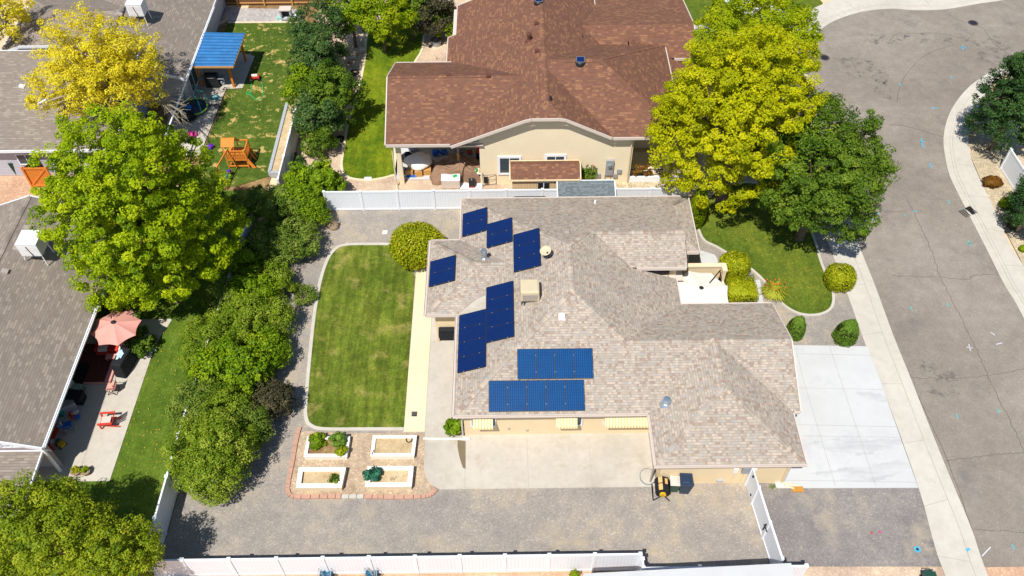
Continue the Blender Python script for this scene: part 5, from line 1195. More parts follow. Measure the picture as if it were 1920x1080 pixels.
for k, (x, y) in enumerate(((-6.75, 45.95), (-6.1, 45.85), (-5.5, 46.0))):
    tt = thing('cardboard_box', ['left cardboard box under the white sheet, blue bag on it', 'middle cardboard box under the white sheet', 'right cardboard box under the white sheet'][k], 'box', (x, y, .05), rg.uniform(-.1, .1), 'cardboard boxes on the covered patio'); MB().box((0, 0, .22), (.52, .45, .44)).build('body', M['cardboard'], tt); MB().box((0, -.1, .445), (.5, .1, .012)).build('flap', M['woodlight'], tt)
def ob1(nm, lab, cat, px, py, fn):
    p = G(px, py); t = thing(nm, lab, cat, (p.x, p.y, .05)); fn(t); return t
ob1('storage_tub', 'flat bright blue tub lid on the white patio slab', 'tub', 772, 330, lambda t: (MB().box((0, 0, .03), (.72, .42, .06)).build('lid', M['blue'], t, bevel=.02), MB().box((0, 0, .07), (.6, .3, .03)).build('rim', M['blue'], t)))
ob1('deck_box', 'pale grey resin storage box with a green item on top', 'storage box', 846, 349, lambda t: (MB().box((0, 0, .35), (1.25, .62, .7)).build('body', M['fascia'], t, bevel=.02), MB().box((0, .03, .73), (1.3, .68, .08)).build('lid', M['white'], t, bevel=.02), MB().box((.3, .1, .8), (.3, .22, .06), .5).build('green_item', M['greenhose'], t)))
ob1('metal_grill', 'stainless gas grill against the beige wall below the window', 'grill', 944, 338, lambda t: (MB().box((0, 0, .45), (1.0, .5, .7)).build('cabinet', M['dark'], t), MB().box((0, .03, .95), (.75, .5, .28), None, .85).build('lid', M['grey'], t, bevel=.05), MB().box((0, 0, .8), (1.5, .55, .05)).build('shelf', M['galv'], t), MB().tube([(-.3, -.27, .95), (.3, -.27, .95)], .02).build('handle', M['dark'], t)))
ob1('garden_trolley', 'white trolley cluttered with green and yellow bottles at the wall corner', 'trolley', 897, 338, lambda t: (MB().box((0, 0, .7), (.5, .4, .04)).build('top', M['white'], t), MB().box((0, 0, .3), (.5, .4, .04)).build('shelf', M['white'], t), [MB().box((x, y, .35), (.03, .03, .7)).build('leg', M['white'], t) for x in (-.23, .23) for y in (-.18, .18)], MB().lathe([(.06, 0), (.07, .25), (.03, .3)], (-.1, 0, .72), 10).build('green_bottle', M['greenhose'], t), MB().lathe([(.07, 0), (.07, .22), (.03, .27)], (.12, -.05, .72), 10).build('yellow_bottle', M['yellow'], t), MB().lathe([(.06, 0), (.06, .2)], (.05, .12, .72), 10).build('white_bottle', M['white'], t)))
ob1('red_cabinet', 'red and dark blue stacked crates against the beige wall corner', 'crates', 899, 312, lambda t: (MB().box((0, .4, .5), (.45, .45, 1.0)).build('lower_crate', M['navy'], t), MB().box((0, .4, 1.2), (.45, .45, .35)).build('upper_crate', M['red'], t), MB().box((0, .4, 1.5), (.45, .45, .2)).build('top_bundle', M['pink'], t)))
ob1('small_smoker', 'small dark smoker with a red stripe on white pads by the fence', 'smoker', 885, 350, lambda t: (MB().box((0, 0, .3), (.42, .4, .5)).build('body', M['dark'], t), MB().box((0, -.21, .1), (.42, .02, .06)).build('stripe', M['red'], t), MB().box((-.05, 0, .01), (1.5, .6, .03)).build('pad', M['white'], t), MB().tube([(0, 0, .5), (0, 0, .65)], .04).build('chimney', M['grey'], t)))
ob1('wire_rack', 'thin black wire rack standing between trolley and grill', 'rack', 906, 345, lambda t: (MB().tube([(0, -.3, 0), (0, -.3, 1.0), (0, .3, 1.0), (0, .3, 0)], .02).tube([(0, -.3, 1.0), (.9, -.1, .9), (.9, -.1, 0)], .015).tube([(0, -.3, .1), (.9, -.1, .05)], .015).tube([(0, -.3, .5), (.9, -.1, .5)], .012).build('frame', M['black'], t), MB().box((.2, -.2, .5), (.3, .02, .6)).build('mesh', M['dark'], t)))
for i, (x, y, m, s, l) in enumerate(((818, 292, 'blue', .3, 'blue sack against the patio back wall'), (833, 290, 'blue', .25, 'second blue sack near the shaded patio wall'), (757, 327, 'navy', .35, 'dark luggage heap beside the left porch post'), (765, 305, 'black', .5, 'black covered stack behind the cardboard boxes'), (860, 285, 'lilac', .4, 'pale cushions stacked in the patio shade'), (775, 285, 'siding', .4, 'grey folded tarp bundle behind the white sheet'), (880, 290, 'red', .2, 'small red object deep in the patio shade'))):
    ob1('patio_bundle', l, 'bundle', x, y, lambda t: (MB().blob((0, 0, s*.8), (s, s*.8, s*.9), 10, 7, .15, i).build('body', M[m], t), MB().blob((s*.6, -s*.3, s*.4), (s*.6, s*.5, s*.5), 8, 6, .2, i+9).build('fold', M['grey'] if m != 'black' else M['navy'], t)))
a = G(800, 300, .5); b = G(812, 305, .2); tag(MB().beam(G(797, 285, 1.2), G(814, 303, .1), .12, .05).build('plank', M['woodlight']), 'wooden plank propped behind the brown tarp', 'plank')
tag(MB().beam(G(828, 298, .3), G(850, 295, .3), .12, .05).build('plank', M['woodlight']), 'short plank lying above the brown tarp', 'plank')
# porch rail at right of beige house
t = thing('porch_railing', 'low white parapet with a thin black railing under the yellow green tree', 'railing', (10, 45.1, 0)); MB().box((10.2, 45.0, .22), (3.4, .12, .45)).build('parapet', M['white'], t, True); q = MB(); q.box((10.2, 45.15, .95), (3.4, .04, .04)); q.box((10.2, 45.15, .5), (3.4, .04, .04))
for k in range(26): q.box((8.55+k*.13, 45.15, .72), (.015, .015, .45))
q.build('railing', M['black'], t, True)
# fire pit
p = G(819, 84); t = thing('fire_pit', 'round galvanised fire pit on tan gravel by the brown roof', 'fire pit', (p.x, p.y, 0)); MB().lathe([(.36, 0), (.38, .45), (.44, .46), (.44, .5), (.34, .5), (.32, .3), (.01, .28)], n=22).build('drum', M['grey'], t); MB().lathe([(.44, .49), (.46, .51), (.4, .52)], n=22).build('rim', M['dark'], t); MB().tube([(-.5, -.35, .05), (-.35, -.1, .3)], .03).build('poker', M['dark'], t)
p = G(808, 88); tag(MB().blob((p.x-.05, p.y, .08), (.14, .14, .12), 9, 6, .1).build('coal_bucket', M['dark']), 'little dark bucket beside the round fire pit', 'bucket')
p = G(819, 112); t = thing('garden_ornament', 'small wire garden ornament near the brown roof edge', 'ornament', (p.x, p.y, 0)); MB().tube([(.12*math.cos(a*R(30)), 0, .35+.12*math.sin(a*R(30))) for a in range(13)], .015).build('ring', M['grey'], t); MB().tube([(0, 0, 0), (0, 0, .25)], .02).build('stake', M['dark'], t)
for i, (x, y, l) in enumerate(((665, 138, 'black ringed pot on pale gravel beside the bright lawn'), (638, 263, 'round ring planter beside the lower lawn edge'), (611, 317, 'ring planter with orange flower near the broad leafed bush'))):
    p = G(x, y); t = thing('ring_planter', l, 'planter', (p.x, p.y, 0), group='ring planters along the bright lawn'); MB().lathe([(.26, 0), (.3, .18), (.34, .18), (.3, .1), (.01, .1)], n=18).build('ring', M['dark'], t); MB().blob((.05, 0, .12), (.15, .15, .08), 8, 6, .3, i).build('plant', M['green'] if i else M['stone'], t)
for i, (x, y, s, l) in enumerate(((680, 96, .3, 'block stone beside the top of the bright lawn'), (663, 110, .22, 'pale rock in the dappled bed'), (656, 118, .2, 'flat rock below the pale rock in the bed'), (668, 104, .16, 'small stone near the block stone'), (645, 104, .18, 'stone half under the dark green tree'), (664, 165, .15, 'stone at the gravel edge by the tree shadow'))):
    p = G(x, y); tag(MB().blob((p.x, p.y, s*.4), (s, s*.8, s*.6), 9, 6, .15, i).build('garden_rock', M['fascia'] if i < 2 else M['stone']), l, 'rock', 'rocks in the shaded garden bed')
p = G(614, 317); tag(MB().blob((G(613, 337).x, G(613, 337).y, .1), (.14, .14, .1), 8, 6, .2).build('blue_pot', M['navy']), 'tiny blue pot on tan gravel by the lawn corner', 'pot')
# chain bins at bottom edge
for i, x in enumerate((612, 697)):
    p = G(x, 1079); t = thing('garden_crate', ['left wire topped blue crate below the fence', 'right wire topped blue crate below the fence'][i], 'crate', (p.x+.03, p.y-.1, 0), group='blue crates below the bottom fence'); q = MB()
    for sx in (-.3, .3):
        for sy in (-.25, .25): q.box((sx, sy, .35), (.03, .03, .7))
    for z in (.7,): q.box((0, -.25, z), (.6, .03, .03)); q.box((0, .25, z), (.6, .03, .03)); q.box((-.3, 0, z), (.03, .5, .03)); q.box((.3, 0, z), (.03, .5, .03))
    q.build('wire_frame', M['grey'], t); MB().box((0, 0, .2), (.58, .48, .35)).build('body', plain('dull_blue', (40, 96, 128), .6), t); q = MB()
    for k in range(4): q.tube([(rg.uniform(-.2, .2), rg.uniform(-.2, .2), .3), (rg.uniform(-.25, .25), rg.uniform(-.2, .2), .75)], .02)
    q.build('stakes', M['twig'], t)
p = G(1865, 1079); t = bin_((G(1730, 1082).x+.1, G(1730, 1082).y-.3), 'green lidded bin just entering at the bottom right', M['green'], M['green'], .6, .55, 0, None)

# ------------------------------------------------------------------ foliage
def leaf_mesh(name, P, Nn, size, mat, parent, rnd, seed, asp=.62):
    rs = np.random.RandomState(seed); n = len(P)
    T = rs.normal(size=(n, 3)); Nn = Nn/np.maximum(1e-6, np.linalg.norm(Nn, axis=1, keepdims=True))
    T -= (T*Nn).sum(1, keepdims=True)*Nn; T /= np.maximum(1e-6, np.linalg.norm(T, axis=1, keepdims=True)); B = np.cross(Nn, T)
    s = size*rs.uniform(.65, 1.3, (n, 1)); fold = Nn*s*rs.uniform(-.25, .25, (n, 1))
    V = np.stack([P-T*s*.5, P+B*s*asp*.5+fold, P+T*s*.5, P-B*s*asp*.5+fold], 1).reshape(-1, 3).astype(np.float32)
    if parent is not None: o = wloc(parent); V = V-np.array(o[:], dtype=np.float32)
    me = bpy.data.meshes.new(name); me.vertices.add(4*n); me.vertices.foreach_set('co', V.ravel()); me.loops.add(4*n); me.polygons.add(n)
    me.loops.foreach_set('vertex_index', np.arange(4*n, dtype=np.int32)); me.polygons.foreach_set('loop_start', np.arange(0, 4*n, 4, dtype=np.int32)); me.polygons.foreach_set('loop_total', np.full(n, 4, dtype=np.int32))
    a = me.attributes.new('rnd', 'FLOAT', 'POINT'); a.data.foreach_set('value', np.repeat(np.clip(rnd, 0, 1), 4).astype(np.float32)); me.update(calc_edges=True); me.materials.append(mat)
    ob = bpy.data.objects.new(name, me); COL.objects.link(ob)
    if parent is not None: ob.parent = parent
    return ob
def lump(D, rs, k=5, f=3.0):
    v = np.zeros(len(D))
    for _ in range(k): w_ = rs.normal(size=3)*f; v += np.sin(D@w_+rs.uniform(0, 6.3))
    return v/k
def crown_pts(rs, c, rad, nc, rc, lpc, lmp=.22, inner=.5, low=-.75, flat=.7, taper=0.0):
    D = rs.normal(size=(nc*3, 3)); D /= np.linalg.norm(D, axis=1, keepdims=True); D = D[D[:, 2] > low][:nc]; nc = len(D)
    rr = (inner+(1-inner)*rs.uniform(0, 1, nc)**.45)*(1+lmp*(lump(D, rs)*1.4+.7*lump(D, rs, 5, 8))); tp = 1-taper*np.clip(D[:, 2]*rr, 0, 1)
    fill = rs.uniform(0, 1, nc) < (.28 if nc > 400 else .12); rr = np.where(fill, rs.uniform(.2, .65, nc), rr)
    CC = D*rr[:, None]*np.array(rad); CC[:, :2] *= tp[:, None]
    k = rs.poisson(lpc, nc); idx = np.repeat(np.arange(nc), k); n = len(idx)
    d = rs.normal(size=(n, 3)); d /= np.linalg.norm(d, axis=1, keepdims=True); rcl = rc*rs.uniform(.6, 1.4, nc)
    off = d*(rcl[idx]*rs.uniform(.35, 1, n)**.5)[:, None]; off[:, 2] *= flat
    P = CC[idx]+off+np.array(c)
    out = P-np.array(c)-np.array([0, 0, -.3*rad[2]]); out /= np.linalg.norm(out, axis=1, keepdims=True)
    Nn = d*.7+out*.6+rs.normal(size=(n, 3))*.55+np.array([0, 0, .45])
    rnd = .5+rs.normal(size=n)*.15+(rs.normal(size=nc)*.17)[idx]
    keep = P[:, 2] > .08
    return P[keep], Nn[keep], rnd[keep], CC+np.array(c)
def tree(name, label, px, py, zc, rad, nc, rc, lpc, leaf, mat, seed, cat='tree', group=None, trunk=.2, limbs=10, bark=None, crown='crown', base=None, **k):
    rs = np.random.RandomState(seed); c = G(px, py, zc); b = base or (c.x, c.y)
    t = thing(name, label, cat, (b[0], b[1], 0), group=group)
    P, Nn, rnd, CC = crown_pts(rs, (c.x, c.y, c.z), rad, nc, rc, lpc, **k)
    leaf_mesh(crown, P, Nn, leaf, mat, t, rnd, seed)
    if trunk:
        q = MB(); fork = Vector((b[0]*.7+c.x*.3, b[1]*.7+c.y*.3, zc-rad[2]*.45)); q.tube([(b[0], b[1], -.1), (b[0]+.05, b[1], fork.z*.5), fork], [trunk*1.3, trunk, trunk*.8], 8)
        for i in range(limbs):
            e = Vector(CC[rs.randint(len(CC))]); mid = fork.lerp(e, .5)+Vector(tuple(rs.normal(size=3)*.25)); q.tube([fork, mid, e], [trunk*.5, trunk*.28, trunk*.08], 5)
        q.build('trunk', bark or M['bark'], t, True)
    return t
def lin(*c): return [s2l(x) for x in c]
F_ = {}
F_['maple'] = leafmat('maple_leaves', lin((92,122,8), (136,164,10), (174,194,14), (204,214,28)), .45)
F_['gold'] = leafmat('golden_leaves', lin((196,172,26), (222,206,36), (236,226,60), (214,194,60)), .4)
F_['lime'] = leafmat('yellow_green_leaves', lin((132,144,8), (176,182,8), (204,204,12), (222,214,26)), .45)
F_['limeg'] = leafmat('lime_green_leaves', lin((92,122,10), (132,158,12), (160,178,14), (184,190,22)), .4)
F_['dark'] = leafmat('dark_green_leaves', lin((50,78,16), (80,110,24), (110,138,34), (144,162,48)), .35)
F_['conif'] = leafmat('spruce_leaves', lin((28,54,24), (44,76,32), (62,94,38), (84,112,50)), .2)
F_['olive'] = leafmat('olive_leaves', lin((92,116,16), (128,150,24), (160,174,34), (186,192,50)), .42)
F_['bright'] = leafmat('bright_shrub_leaves', lin((72,104,12), (108,142,16), (142,170,22), (176,194,36)), .38)
F_['willow'] = leafmat('fine_shrub_leaves', lin((82,108,18), (116,144,28), (150,170,42), (184,194,76)), .4)
F_['grassy'] = leafmat('juniper_leaves', lin((66,94,26), (98,124,36), (130,150,52), (164,172,84)), .3)
F_['plum'] = leafmat('plum_leaves', lin((44,46,30), (66,66,40), (88,82,54), (114,102,76)), .2)
F_['blue'] = leafmat('blue_green_leaves', lin((38,66,28), (62,94,42), (90,118,56), (124,142,68)), .3)
F_['yel'] = leafmat('variegated_leaves', lin((104,126,12), (152,164,16), (200,198,32), (230,220,80)), .38)
F_['trim'] = leafmat('trimmed_leaves', lin((78,110,32), (100,134,40), (120,152,50), (144,170,66)), .28)
F_['red'] = leafmat('red_leaves', lin((96,60,20), (140,80,26), (110,96,26), (170,100,50)), .25)
F_['bean'] = leafmat('blue_green_vegetable', lin((20,76,56), (34,96,72), (52,116,88), (80,140,104)), .15)
F_['lime2'] = leafmat('fresh_lime_leaves', lin((104,128,8), (146,166,8), (176,188,12), (200,202,22)), .42)
# big trees
tree('maple_tree', 'huge bright green maple between the grey roofed houses on the left', 264, 402, 7.3, (4.75, 4.6, 6.9), 1200, .38, 130, .145, F_['maple'], 1, trunk=.34, limbs=24, lmp=.17)
tree('yellow_tree', 'thin yellow leaved tree spreading over the northwest roof', 190, 128, 6.4, (4.7, 3.6, 3.6), 640, .4, 70, .14, F_['gold'], 2, trunk=.25, limbs=80, bark=M['twig'], lmp=.24, inner=.35)
tree('yellow_tree', 'yellow tree cut off by the top left corner of the view', 0, 25, 6, (2.6, 2.4, 2.2), 80, .5, 60, .18, F_['gold'], 3, trunk=.2, limbs=20, bark=M['twig'], lmp=.4)
tree('maple_tree', 'big yellow green maple right of the brown roof', 1388, 226, 7.1, (4.95, 4.5, 5.7), 1150, .39, 125, .15, F_['lime'], 4, trunk=.32, limbs=20, lmp=.17)
tree('maple_tree', 'greener maple behind the big yellow green one by the far driveway', 1415, 88, 6.9, (4.5, 3.9, 3.8), 680, .42, 120, .15, F_['lime2'], 5, trunk=.28, limbs=16, lmp=.18)
tree('ash_tree', 'dark green round tree overhanging the road edge and pavement', 1540, 328, 5.6, (4.0, 4.0, 4.6), 820, .4, 120, .135, F_['dark'], 6, trunk=.26, limbs=16, lmp=.18)
tree('conifer_tree', 'dense dark green tree at the right edge beside the curved pavement', 1908, 185, 4.4, (2.8, 2.8, 4.2), 520, .36, 110, .12, F_['conif'], 7, trunk=.22, limbs=8, lmp=.14, taper=.35)
tree('conifer_tree', 'narrow dark green tree at the right edge below the white fence', 1937, 385, 2.4, (1.3, 2.0, 2.2), 120, .35, 90, .13, F_['conif'], 8, trunk=.12, limbs=5)
tree('elm_tree', 'olive yellow tree filling the bottom left corner', 85, 1000, 4.2, (2.9, 2.5, 2.8), 380, .38, 105, .12, F_['olive'], 9, trunk=.2, limbs=12, lmp=.26)
tree('elm_tree', 'smaller olive yellow tree against the shaded white fence end', 228, 1042, 3.6, (1.5, 1.6, 2.0), 170, .34, 100, .11, F_['olive'], 10, trunk=.14, limbs=8, lmp=.24)
# row between the lots
row = [('blue', 598, 70, 3.4, (2.1, 2.2, 2.8), 150, 'blue green tree at the north end of the tree row by the wooden fence'), ('bright', 655, 14, 3.6, (2.1, 2.0, 2.4), 130, 'mid green tree at the top edge of the shaded bed'), ('limeg', 712, 24, 3.6, (2.4, 2.0, 2.4), 160, 'bright green tree overhanging the top of the bright lawn'), ('dark', 770, 12, 3.0, (1.9, 1.6, 2.0), 110, 'dark green bushy tree behind the bright lawn'), ('plum', 815, 18, 2.6, (1.9, 1.7, 2.0), 130, 'purplish brown leaved tree left of the brown roof'), ('blue', 590, 118, 3.0, (1.9, 1.8, 2.4), 130, 'blue green tree just below the northernmost one'), ('dark', 620, 178, 3.0, (2.0, 1.9, 2.3), 150, 'large mid green tree beside the narrow gravel bed'), ('bright', 574, 165, 2.4, (1.5, 1.5, 1.8), 90, 'bright tree against the patchy lawn edge'), ('blue', 592, 215, 2.4, (1.7, 1.5, 1.9), 110, 'blue green tree just above the small rust tinged shrub')]
for i, (m, x, y, z, r_, n, lab) in enumerate(row): tree('garden_tree', lab, x, y, z, r_, n, .42, 105, .15, F_[m], 20+i, group='trees between the two back gardens', trunk=.12, limbs=8, lmp=.26)
shr = [('bright', 838, 42, 1.3, (1.15, 1.1, 1.2), 60, 'bright green shrub beside the brown roof corner', .16), ('dark', 597, 262, 1.3, (1.2, 1.2, 1.2), 70, 'rust tinged green shrub at the white fence top end', .13), ('bright', 588, 338, 1.4, (1.9, 1.2, 1.2), 110, 'broad leafed bush at the left end of the white fence', .2),
 ('dark', 1104, 322, .9, (.62, .4, .9), 30, 'dark glossy shrub between the brown roofed shed and meter panel', .14)]
for i, (m, x, y, z, r_, n, lab, lf) in enumerate(shr): tree('shrub', lab, x, y, z, r_, n, .34, 90, lf, F_[m], 40+i, cat='shrub', trunk=.06, limbs=8, crown='foliage', lmp=.2)
hedge = [('bright', 585, 400, 1.1, (1.0, 1.1, 1.0), 60, 'pale green upright shrub against the white fence and gravel corner', .12), ('willow', 515, 600, 1.2, (1.0, 1.2, 1.2), 80, 'feathery green shrub on the gravel side of the twiggy olive one', .1), ('willow', 420, 770, 1.6, (1.4, 1.2, 1.5), 100, 'leafy shrub filling the gap above the enormous bush', .1), ('bright', 500, 660, 1.2, (1.1, 1.2, 1.2), 80, 'green shrub right of the large rounded one, beside the gravel', .12), ('grassy', 470, 800, 1.3, (1.0, 1.1, 1.2), 70, 'dark green shrub between the purple one and enormous bush', .1), ('grassy', 428, 560, 1.2, (1.3, 1.4, 1.2), 100, 'soft green shrub in the hedge row under the right side of the big maple', .1), ('bright', 452, 505, 1.1, (1.3, 1.3, 1.1), 90, 'low bright shrub at the shaded foot of the big maple', .12), ('willow', 520, 525, 1.0, (1.0, 1.1, 1.0), 70, 'small fine leafed shrub between juniper and hedge row', .1), ('bright', 560, 378, 1.5, (1.5, 1.1, 1.2), 90, 'bright upright shrub just below the white fence end', .14), ('grassy', 500, 388, 1.6, (2.2, 1.7, 1.5), 170, 'dark shrub in the shade right of the big maple', .13), ('grassy', 548, 450, 1.2, (1.7, 1.6, 1.2), 130, 'grey green juniper bush bordering the upper gravel', .11), ('grassy', 500, 462, 1.1, (1.6, 1.7, 1.1), 110, 'dark low juniper in maple shade', .12), ('bright', 475, 555, 1.3, (1.6, 1.3, 1.3), 110, 'green shrub above the twiggy olive one in the hedge row', .13), ('willow', 455, 608, 1.5, (2.0, 1.7, 1.6), 150, 'twiggy olive shrub in the middle of the hedge row', .11), ('willow', 388, 650, 1.4, (1.6, 1.7, 1.5), 110, 'pale twiggy shrub left of the round leafed one', .1), ('bright', 438, 692, 1.7, (2.2, 1.7, 1.7), 190, 'large rounded shrub of bright round leaves in the hedge row', .17), ('plum', 510, 748, 1.1, (1.2, 1.0, 1.1), 70, 'grey purple shrub touching the lawn shadow', .12), ('willow', 400, 852, 1.9, (2.3, 2.2, 2.0), 330, 'enormous fine leafed bush reaching the bottom gravel', .1), ('grassy', 368, 765, 1.6, (1.4, 1.7, 1.6), 110, 'soft green bush behind the enormous fine leafed one', .1)]
for i, (m, x, y, z, r_, n, lab, lf) in enumerate(hedge): tree('hedge_shrub', lab, x, y, z, r_, n, .36, 120, lf, F_[m], 60+i, cat='shrub', group='shrubs along the west fence', trunk=.06, limbs=10, crown='foliage', lmp=.16, low=-.5)
tree('spreading_shrub', 'low feathery juniper spreading onto the gravel left of the lawn', 571, 552, .35, (.7, .9, .25), 40, .22, 60, .1, F_['grassy'], 80, cat='shrub', trunk=.03, limbs=20, crown='foliage', lmp=.35)
tree('shrub', 'shaded leafy shrub behind the pink umbrella', 262, 640, .7, (.8, 1.0, .8), 50, .25, 60, .13, F_['dark'], 81, cat='shrub', trunk=.04, limbs=6, crown='foliage')
# clipped shrubs: dense shells
def clipped(label, px, py, zc, rad, n, leaf, mat, seed, power=2.0, taper=0.0, group='clipped shrubs in the front garden', rough=.05, tiltx=0):
    rs = np.random.RandomState(seed); c = G(px, py, zc); t = thing('clipped_shrub', label, 'shrub', (c.x, c.y, 0), group=group)
    D = rs.normal(size=(n, 3)); D /= np.linalg.norm(D, axis=1, keepdims=True)
    if power > 4:
        D = rs.uniform(-1, 1, (n, 3)); ax = rs.randint(0, 3, n); ax[rs.uniform(0, 1, n) < .3] = 2; D[np.arange(n), ax] = np.where(rs.uniform(0, 1, n) < .5, -1, 1); D[ax == 2, 2] = 1
    S = np.sign(D)*np.abs(D)**(2/power); S /= (np.abs(S)**power).sum(1, keepdims=True)**(1/power)
    if power > 4: S = D.copy()
    S = S*(1+rough*1.6*lump(D, rs, 6, 4)[:, None]+.05*lump(D, rs, 5, 11)[:, None])*rs.uniform(.8, 1.04, (n, 1)); tp = 1-taper*np.clip((S[:, 2]+1)/2, 0, 1)
    Q = S*np.array(rad); Q[:, :2] *= tp[:, None]; Q[:, 0] += tiltx*(S[:, 2]+1)
    Nn = D/np.array(rad)+rs.normal(size=(n, 3))*.5; P = Q+np.array([c.x, c.y, c.z]); k = P[:, 2] > .03; rnd = .45+rs.normal(size=n)*.18+.1*lump(D, rs, 4, 3)
    leaf_mesh('foliage', P[k], Nn[k], leaf, mat, t, rnd[k], seed)
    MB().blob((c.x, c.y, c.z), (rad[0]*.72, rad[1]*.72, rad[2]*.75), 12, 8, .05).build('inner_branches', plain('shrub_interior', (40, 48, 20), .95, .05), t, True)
    MB().tube([(c.x, c.y, -.05), (c.x, c.y, c.z)], .05).build('stem', M['bark'], t, True); return t
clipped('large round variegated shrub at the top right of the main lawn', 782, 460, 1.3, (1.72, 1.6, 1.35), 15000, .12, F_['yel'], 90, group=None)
clipped('narrow upright column shrub against the grey tan roof edge', 1309, 392, 1.6, (.55, .55, 1.7), 7000, .1, F_['limeg'], 91, 2.6)
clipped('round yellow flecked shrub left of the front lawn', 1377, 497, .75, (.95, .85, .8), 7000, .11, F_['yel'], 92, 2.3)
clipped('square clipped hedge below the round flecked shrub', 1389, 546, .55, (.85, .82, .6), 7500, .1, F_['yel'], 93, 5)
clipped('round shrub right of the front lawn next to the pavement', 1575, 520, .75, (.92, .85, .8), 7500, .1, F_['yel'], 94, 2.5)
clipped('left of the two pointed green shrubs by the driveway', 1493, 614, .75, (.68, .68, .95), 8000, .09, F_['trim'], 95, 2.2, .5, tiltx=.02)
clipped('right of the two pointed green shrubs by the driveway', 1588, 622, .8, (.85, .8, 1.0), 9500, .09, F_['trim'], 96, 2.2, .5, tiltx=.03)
clipped('rust red low shrub on rock near the right white fence', 1861, 341, .35, (.62, .45, .38), 3500, .1, F_['red'], 97, 2, rough=.2, group=None)
clipped('low lime green shrub below the rust red one on the right', 1888, 381, .3, (.5, .42, .36), 3000, .09, F_['limeg'], 98, 2, group=None)
clipped('dark purple shrub in shade at the right edge', 1902, 418, .35, (.5, .5, .4), 2500, .09, F_['plum'], 99, 2, group=None)
clipped('tiny lime shrub at the right edge below the dark purple one', 1918, 466, .2, (.25, .25, .25), 1000, .07, F_['limeg'], 100, 2, group=None)
# daylily clump
p = G(1449, 552); t = thing('daylily_clump', 'orange flowering grassy clump between hedge and front lawn', 'flowers', (p.x, p.y, 0)); q = MB(); rg = random.Random(3)
for i in range(420):
    a = rg.uniform(0, 6.28); r0 = rg.uniform(0, .3); L = rg.uniform(.35, .75); h = rg.uniform(.3, .7); x, y = r0*math.cos(a), r0*math.sin(a); w_ = .03
    d = Vector((math.cos(a), math.sin(a), 0)); n = Vector((-d.y, d.x, 0))*w_; b = Vector((x, y, 0)); m_ = b+d*L*.5+Vector((0, 0, h)); e = b+d*L+Vector((0, 0, h*.55)); q.poly([b-n, b+n, m_+n, m_-n]); q.poly([m_-n, m_+n, e])
q.build('leaves', plain('strappy_leaves', (150, 152, 40), .7, .2, var=.45, sc=9), t); q = MB()
for i in range(22): q.blob((rg.uniform(-.5, .8), rg.uniform(-.3, .8), rg.uniform(.5, .85)), (.045, .045, .03), 6, 4, .4, i)
q.build('flowers', plain('orange_flowers', (210, 92, 40), .7), t)
# vegetables and pots
def plantlet(label, px, py, zc, rad, n, leaf, mat, seed, name='vegetable_plant', cat='plant', group='plants in the raised beds', lpc=60):
    return tree(name, label, px, py, zc, rad, n, .14, lpc, leaf, F_[mat], seed, cat=cat, group=group, trunk=.02, limbs=4, crown='foliage', lmp=.2)
plantlet('leafy plant in the left end of the vegetable bed', 593, 826, .55, (.5, .45, .3), 34, .13, 'bright', 110)
plantlet('tall green plant in the right end of the vegetable bed', 634, 823, .6, (.42, .4, .3), 30, .11, 'trim', 111)
plantlet('yellow green low plant at the front right of the vegetable bed', 639, 844, .5, (.28, .26, .2), 16, .1, 'limeg', 112)
plantlet('blue green broccoli plant in the bottom right bed', 701, 889, .6, (.42, .38, .22), 22, .18, 'bean', 113, lpc=26)
plantlet('small green plant alone in the bottom left bed', 626, 898, .5, (.24, .2, .12), 10, .12, 'dark', 114, lpc=26)
p = G(851, 808); t = thing('plant_pot', 'dark round pot holding the leafy house corner plant', 'pot', (p.x, p.y, .045)); MB().lathe([(.2, 0), (.3, .35), (.34, .36), (.34, .4), (.28, .4), (.26, .34), (.01, .33)], n=20).build('pot', M['crack'], t)
plantlet('leafy green plant in the dark pot at the house corner', 852, 798, .75, (.5, .42, .3), 30, .2, 'bright', 115, 'potted_plant', group=None, lpc=34)
for (x, y, l, i) in ((145, 888, 'pale succulent pot at the patio end, left of the rounder one', 0), (163, 888, 'round yellow green potted succulent at the patio end', 1)):
    p = G(x, y); t = thing('potted_succulent', l, 'potted plant', (p.x, p.y, .03), group='succulent pots at the patio end'); MB().lathe([(.17, 0), (.25, .25), (.27, .27), (.01, .24)], n=16).build('pot', M['stone'], t)
    rs = np.random.RandomState(120+i); P, Nn, rnd, _ = crown_pts(rs, (p.x, p.y, .38), (.2, .2, .1), 14, .08, 24); leaf_mesh('foliage', P, Nn, .09, F_['limeg' if i else 'yel'], t, rnd, i)
plantlet('red and white flowering plants on the porch under the yellow green tree', 1204, 318, .9, (.7, .35, .45), 24, .14, 'red', 116, 'flowering_plant', group=None, lpc=40)
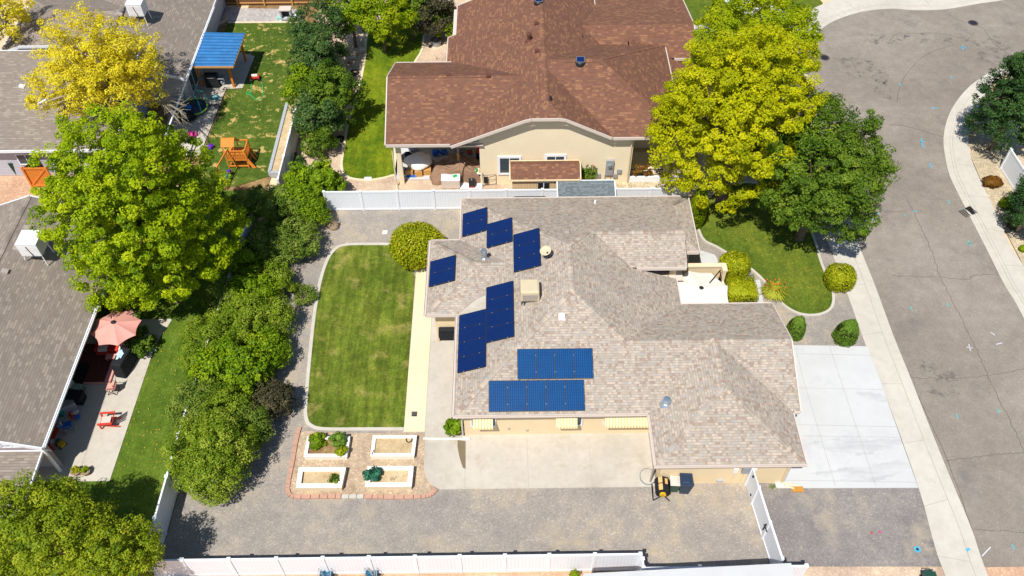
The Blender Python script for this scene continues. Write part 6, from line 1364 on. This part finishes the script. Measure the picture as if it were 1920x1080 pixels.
plantlet('spiky grey green plants along the foot of the white fence by the soil strip', 558, 310, .3, (.3, 1.6, .3), 40, .14, 'blue', 117, 'border_plant', group=None, lpc=30)
plantlet('small green weed by the gate foot', 1448, 914, .12, (.15, .12, .12), 6, .07, 'bright', 118, 'weed', group=None, lpc=20)
plantlet('small plant at the bottom edge below the white fence', 1078, 1078, .3, (.25, .2, .2), 10, .1, 'limeg', 119, 'young_plant', group=None, lpc=30)
# bare twigs by the maple
t = thing('bare_branches', 'tangle of pale leafless twigs above the shaded toys', 'branches', (*G(332, 215)[:2], 0)); q = MB(); rs = np.random.RandomState(4); c = G(300, 195, 3.2)
for i in range(34):
    e = G(330+rs.uniform(-25, 22), 200+rs.uniform(-45, 35), 3.0+rs.uniform(-.5, .8)); mid = c.lerp(e, .5)+Vector((0, 0, .35)); q.tube([c, mid, e], [.03, .018, .008], 4)
    for _ in range(3): f = e+Vector(tuple(rs.normal(size=3)*.35)); q.tube([mid.lerp(e, .6), f], [.012, .006], 4)
q.build('twigs', M['twig'], t, True)
# fallen leaves and litter
def litter(name, poly, n, size, cols, z, seed):
    rs = np.random.RandomState(seed); x0, x1, y0, y1 = poly; P = np.stack([rs.uniform(x0, x1, n), rs.uniform(y0, y1, n), np.full(n, z)], 1); Nn = np.array([0, 0, 1.])+rs.normal(size=(n, 3))*.25
    o = leaf_mesh(name, P, Nn, size, leafmat(name, cols, .1), None, rs.uniform(0, 1, n), seed); o['kind'] = 'stuff'
litter('fallen_leaves', (-21, -17.8, 18.5, 33), 260, .09, lin((190, 160, 60), (170, 150, 60)), .05, 1)
litter('dry_turf_tufts', (-21, -16.8, 50, 65), 240, .13, lin((190, 168, 110), (150, 150, 60)), .05, 5)
litter('fallen_leaves', (-15, -11, 20, 41), 500, .05, lin((150, 130, 90), (190, 170, 120)), .03, 2)
litter('fallen_leaves', (12, 20, 34, 42), 260, .07, lin((190, 180, 60), (150, 140, 50)), .07, 3)
litter('scattered_stones', (-11, 22, 17.4, 21.4), 260, .05, lin((180, 170, 155), (205, 196, 182)), .02, 4)
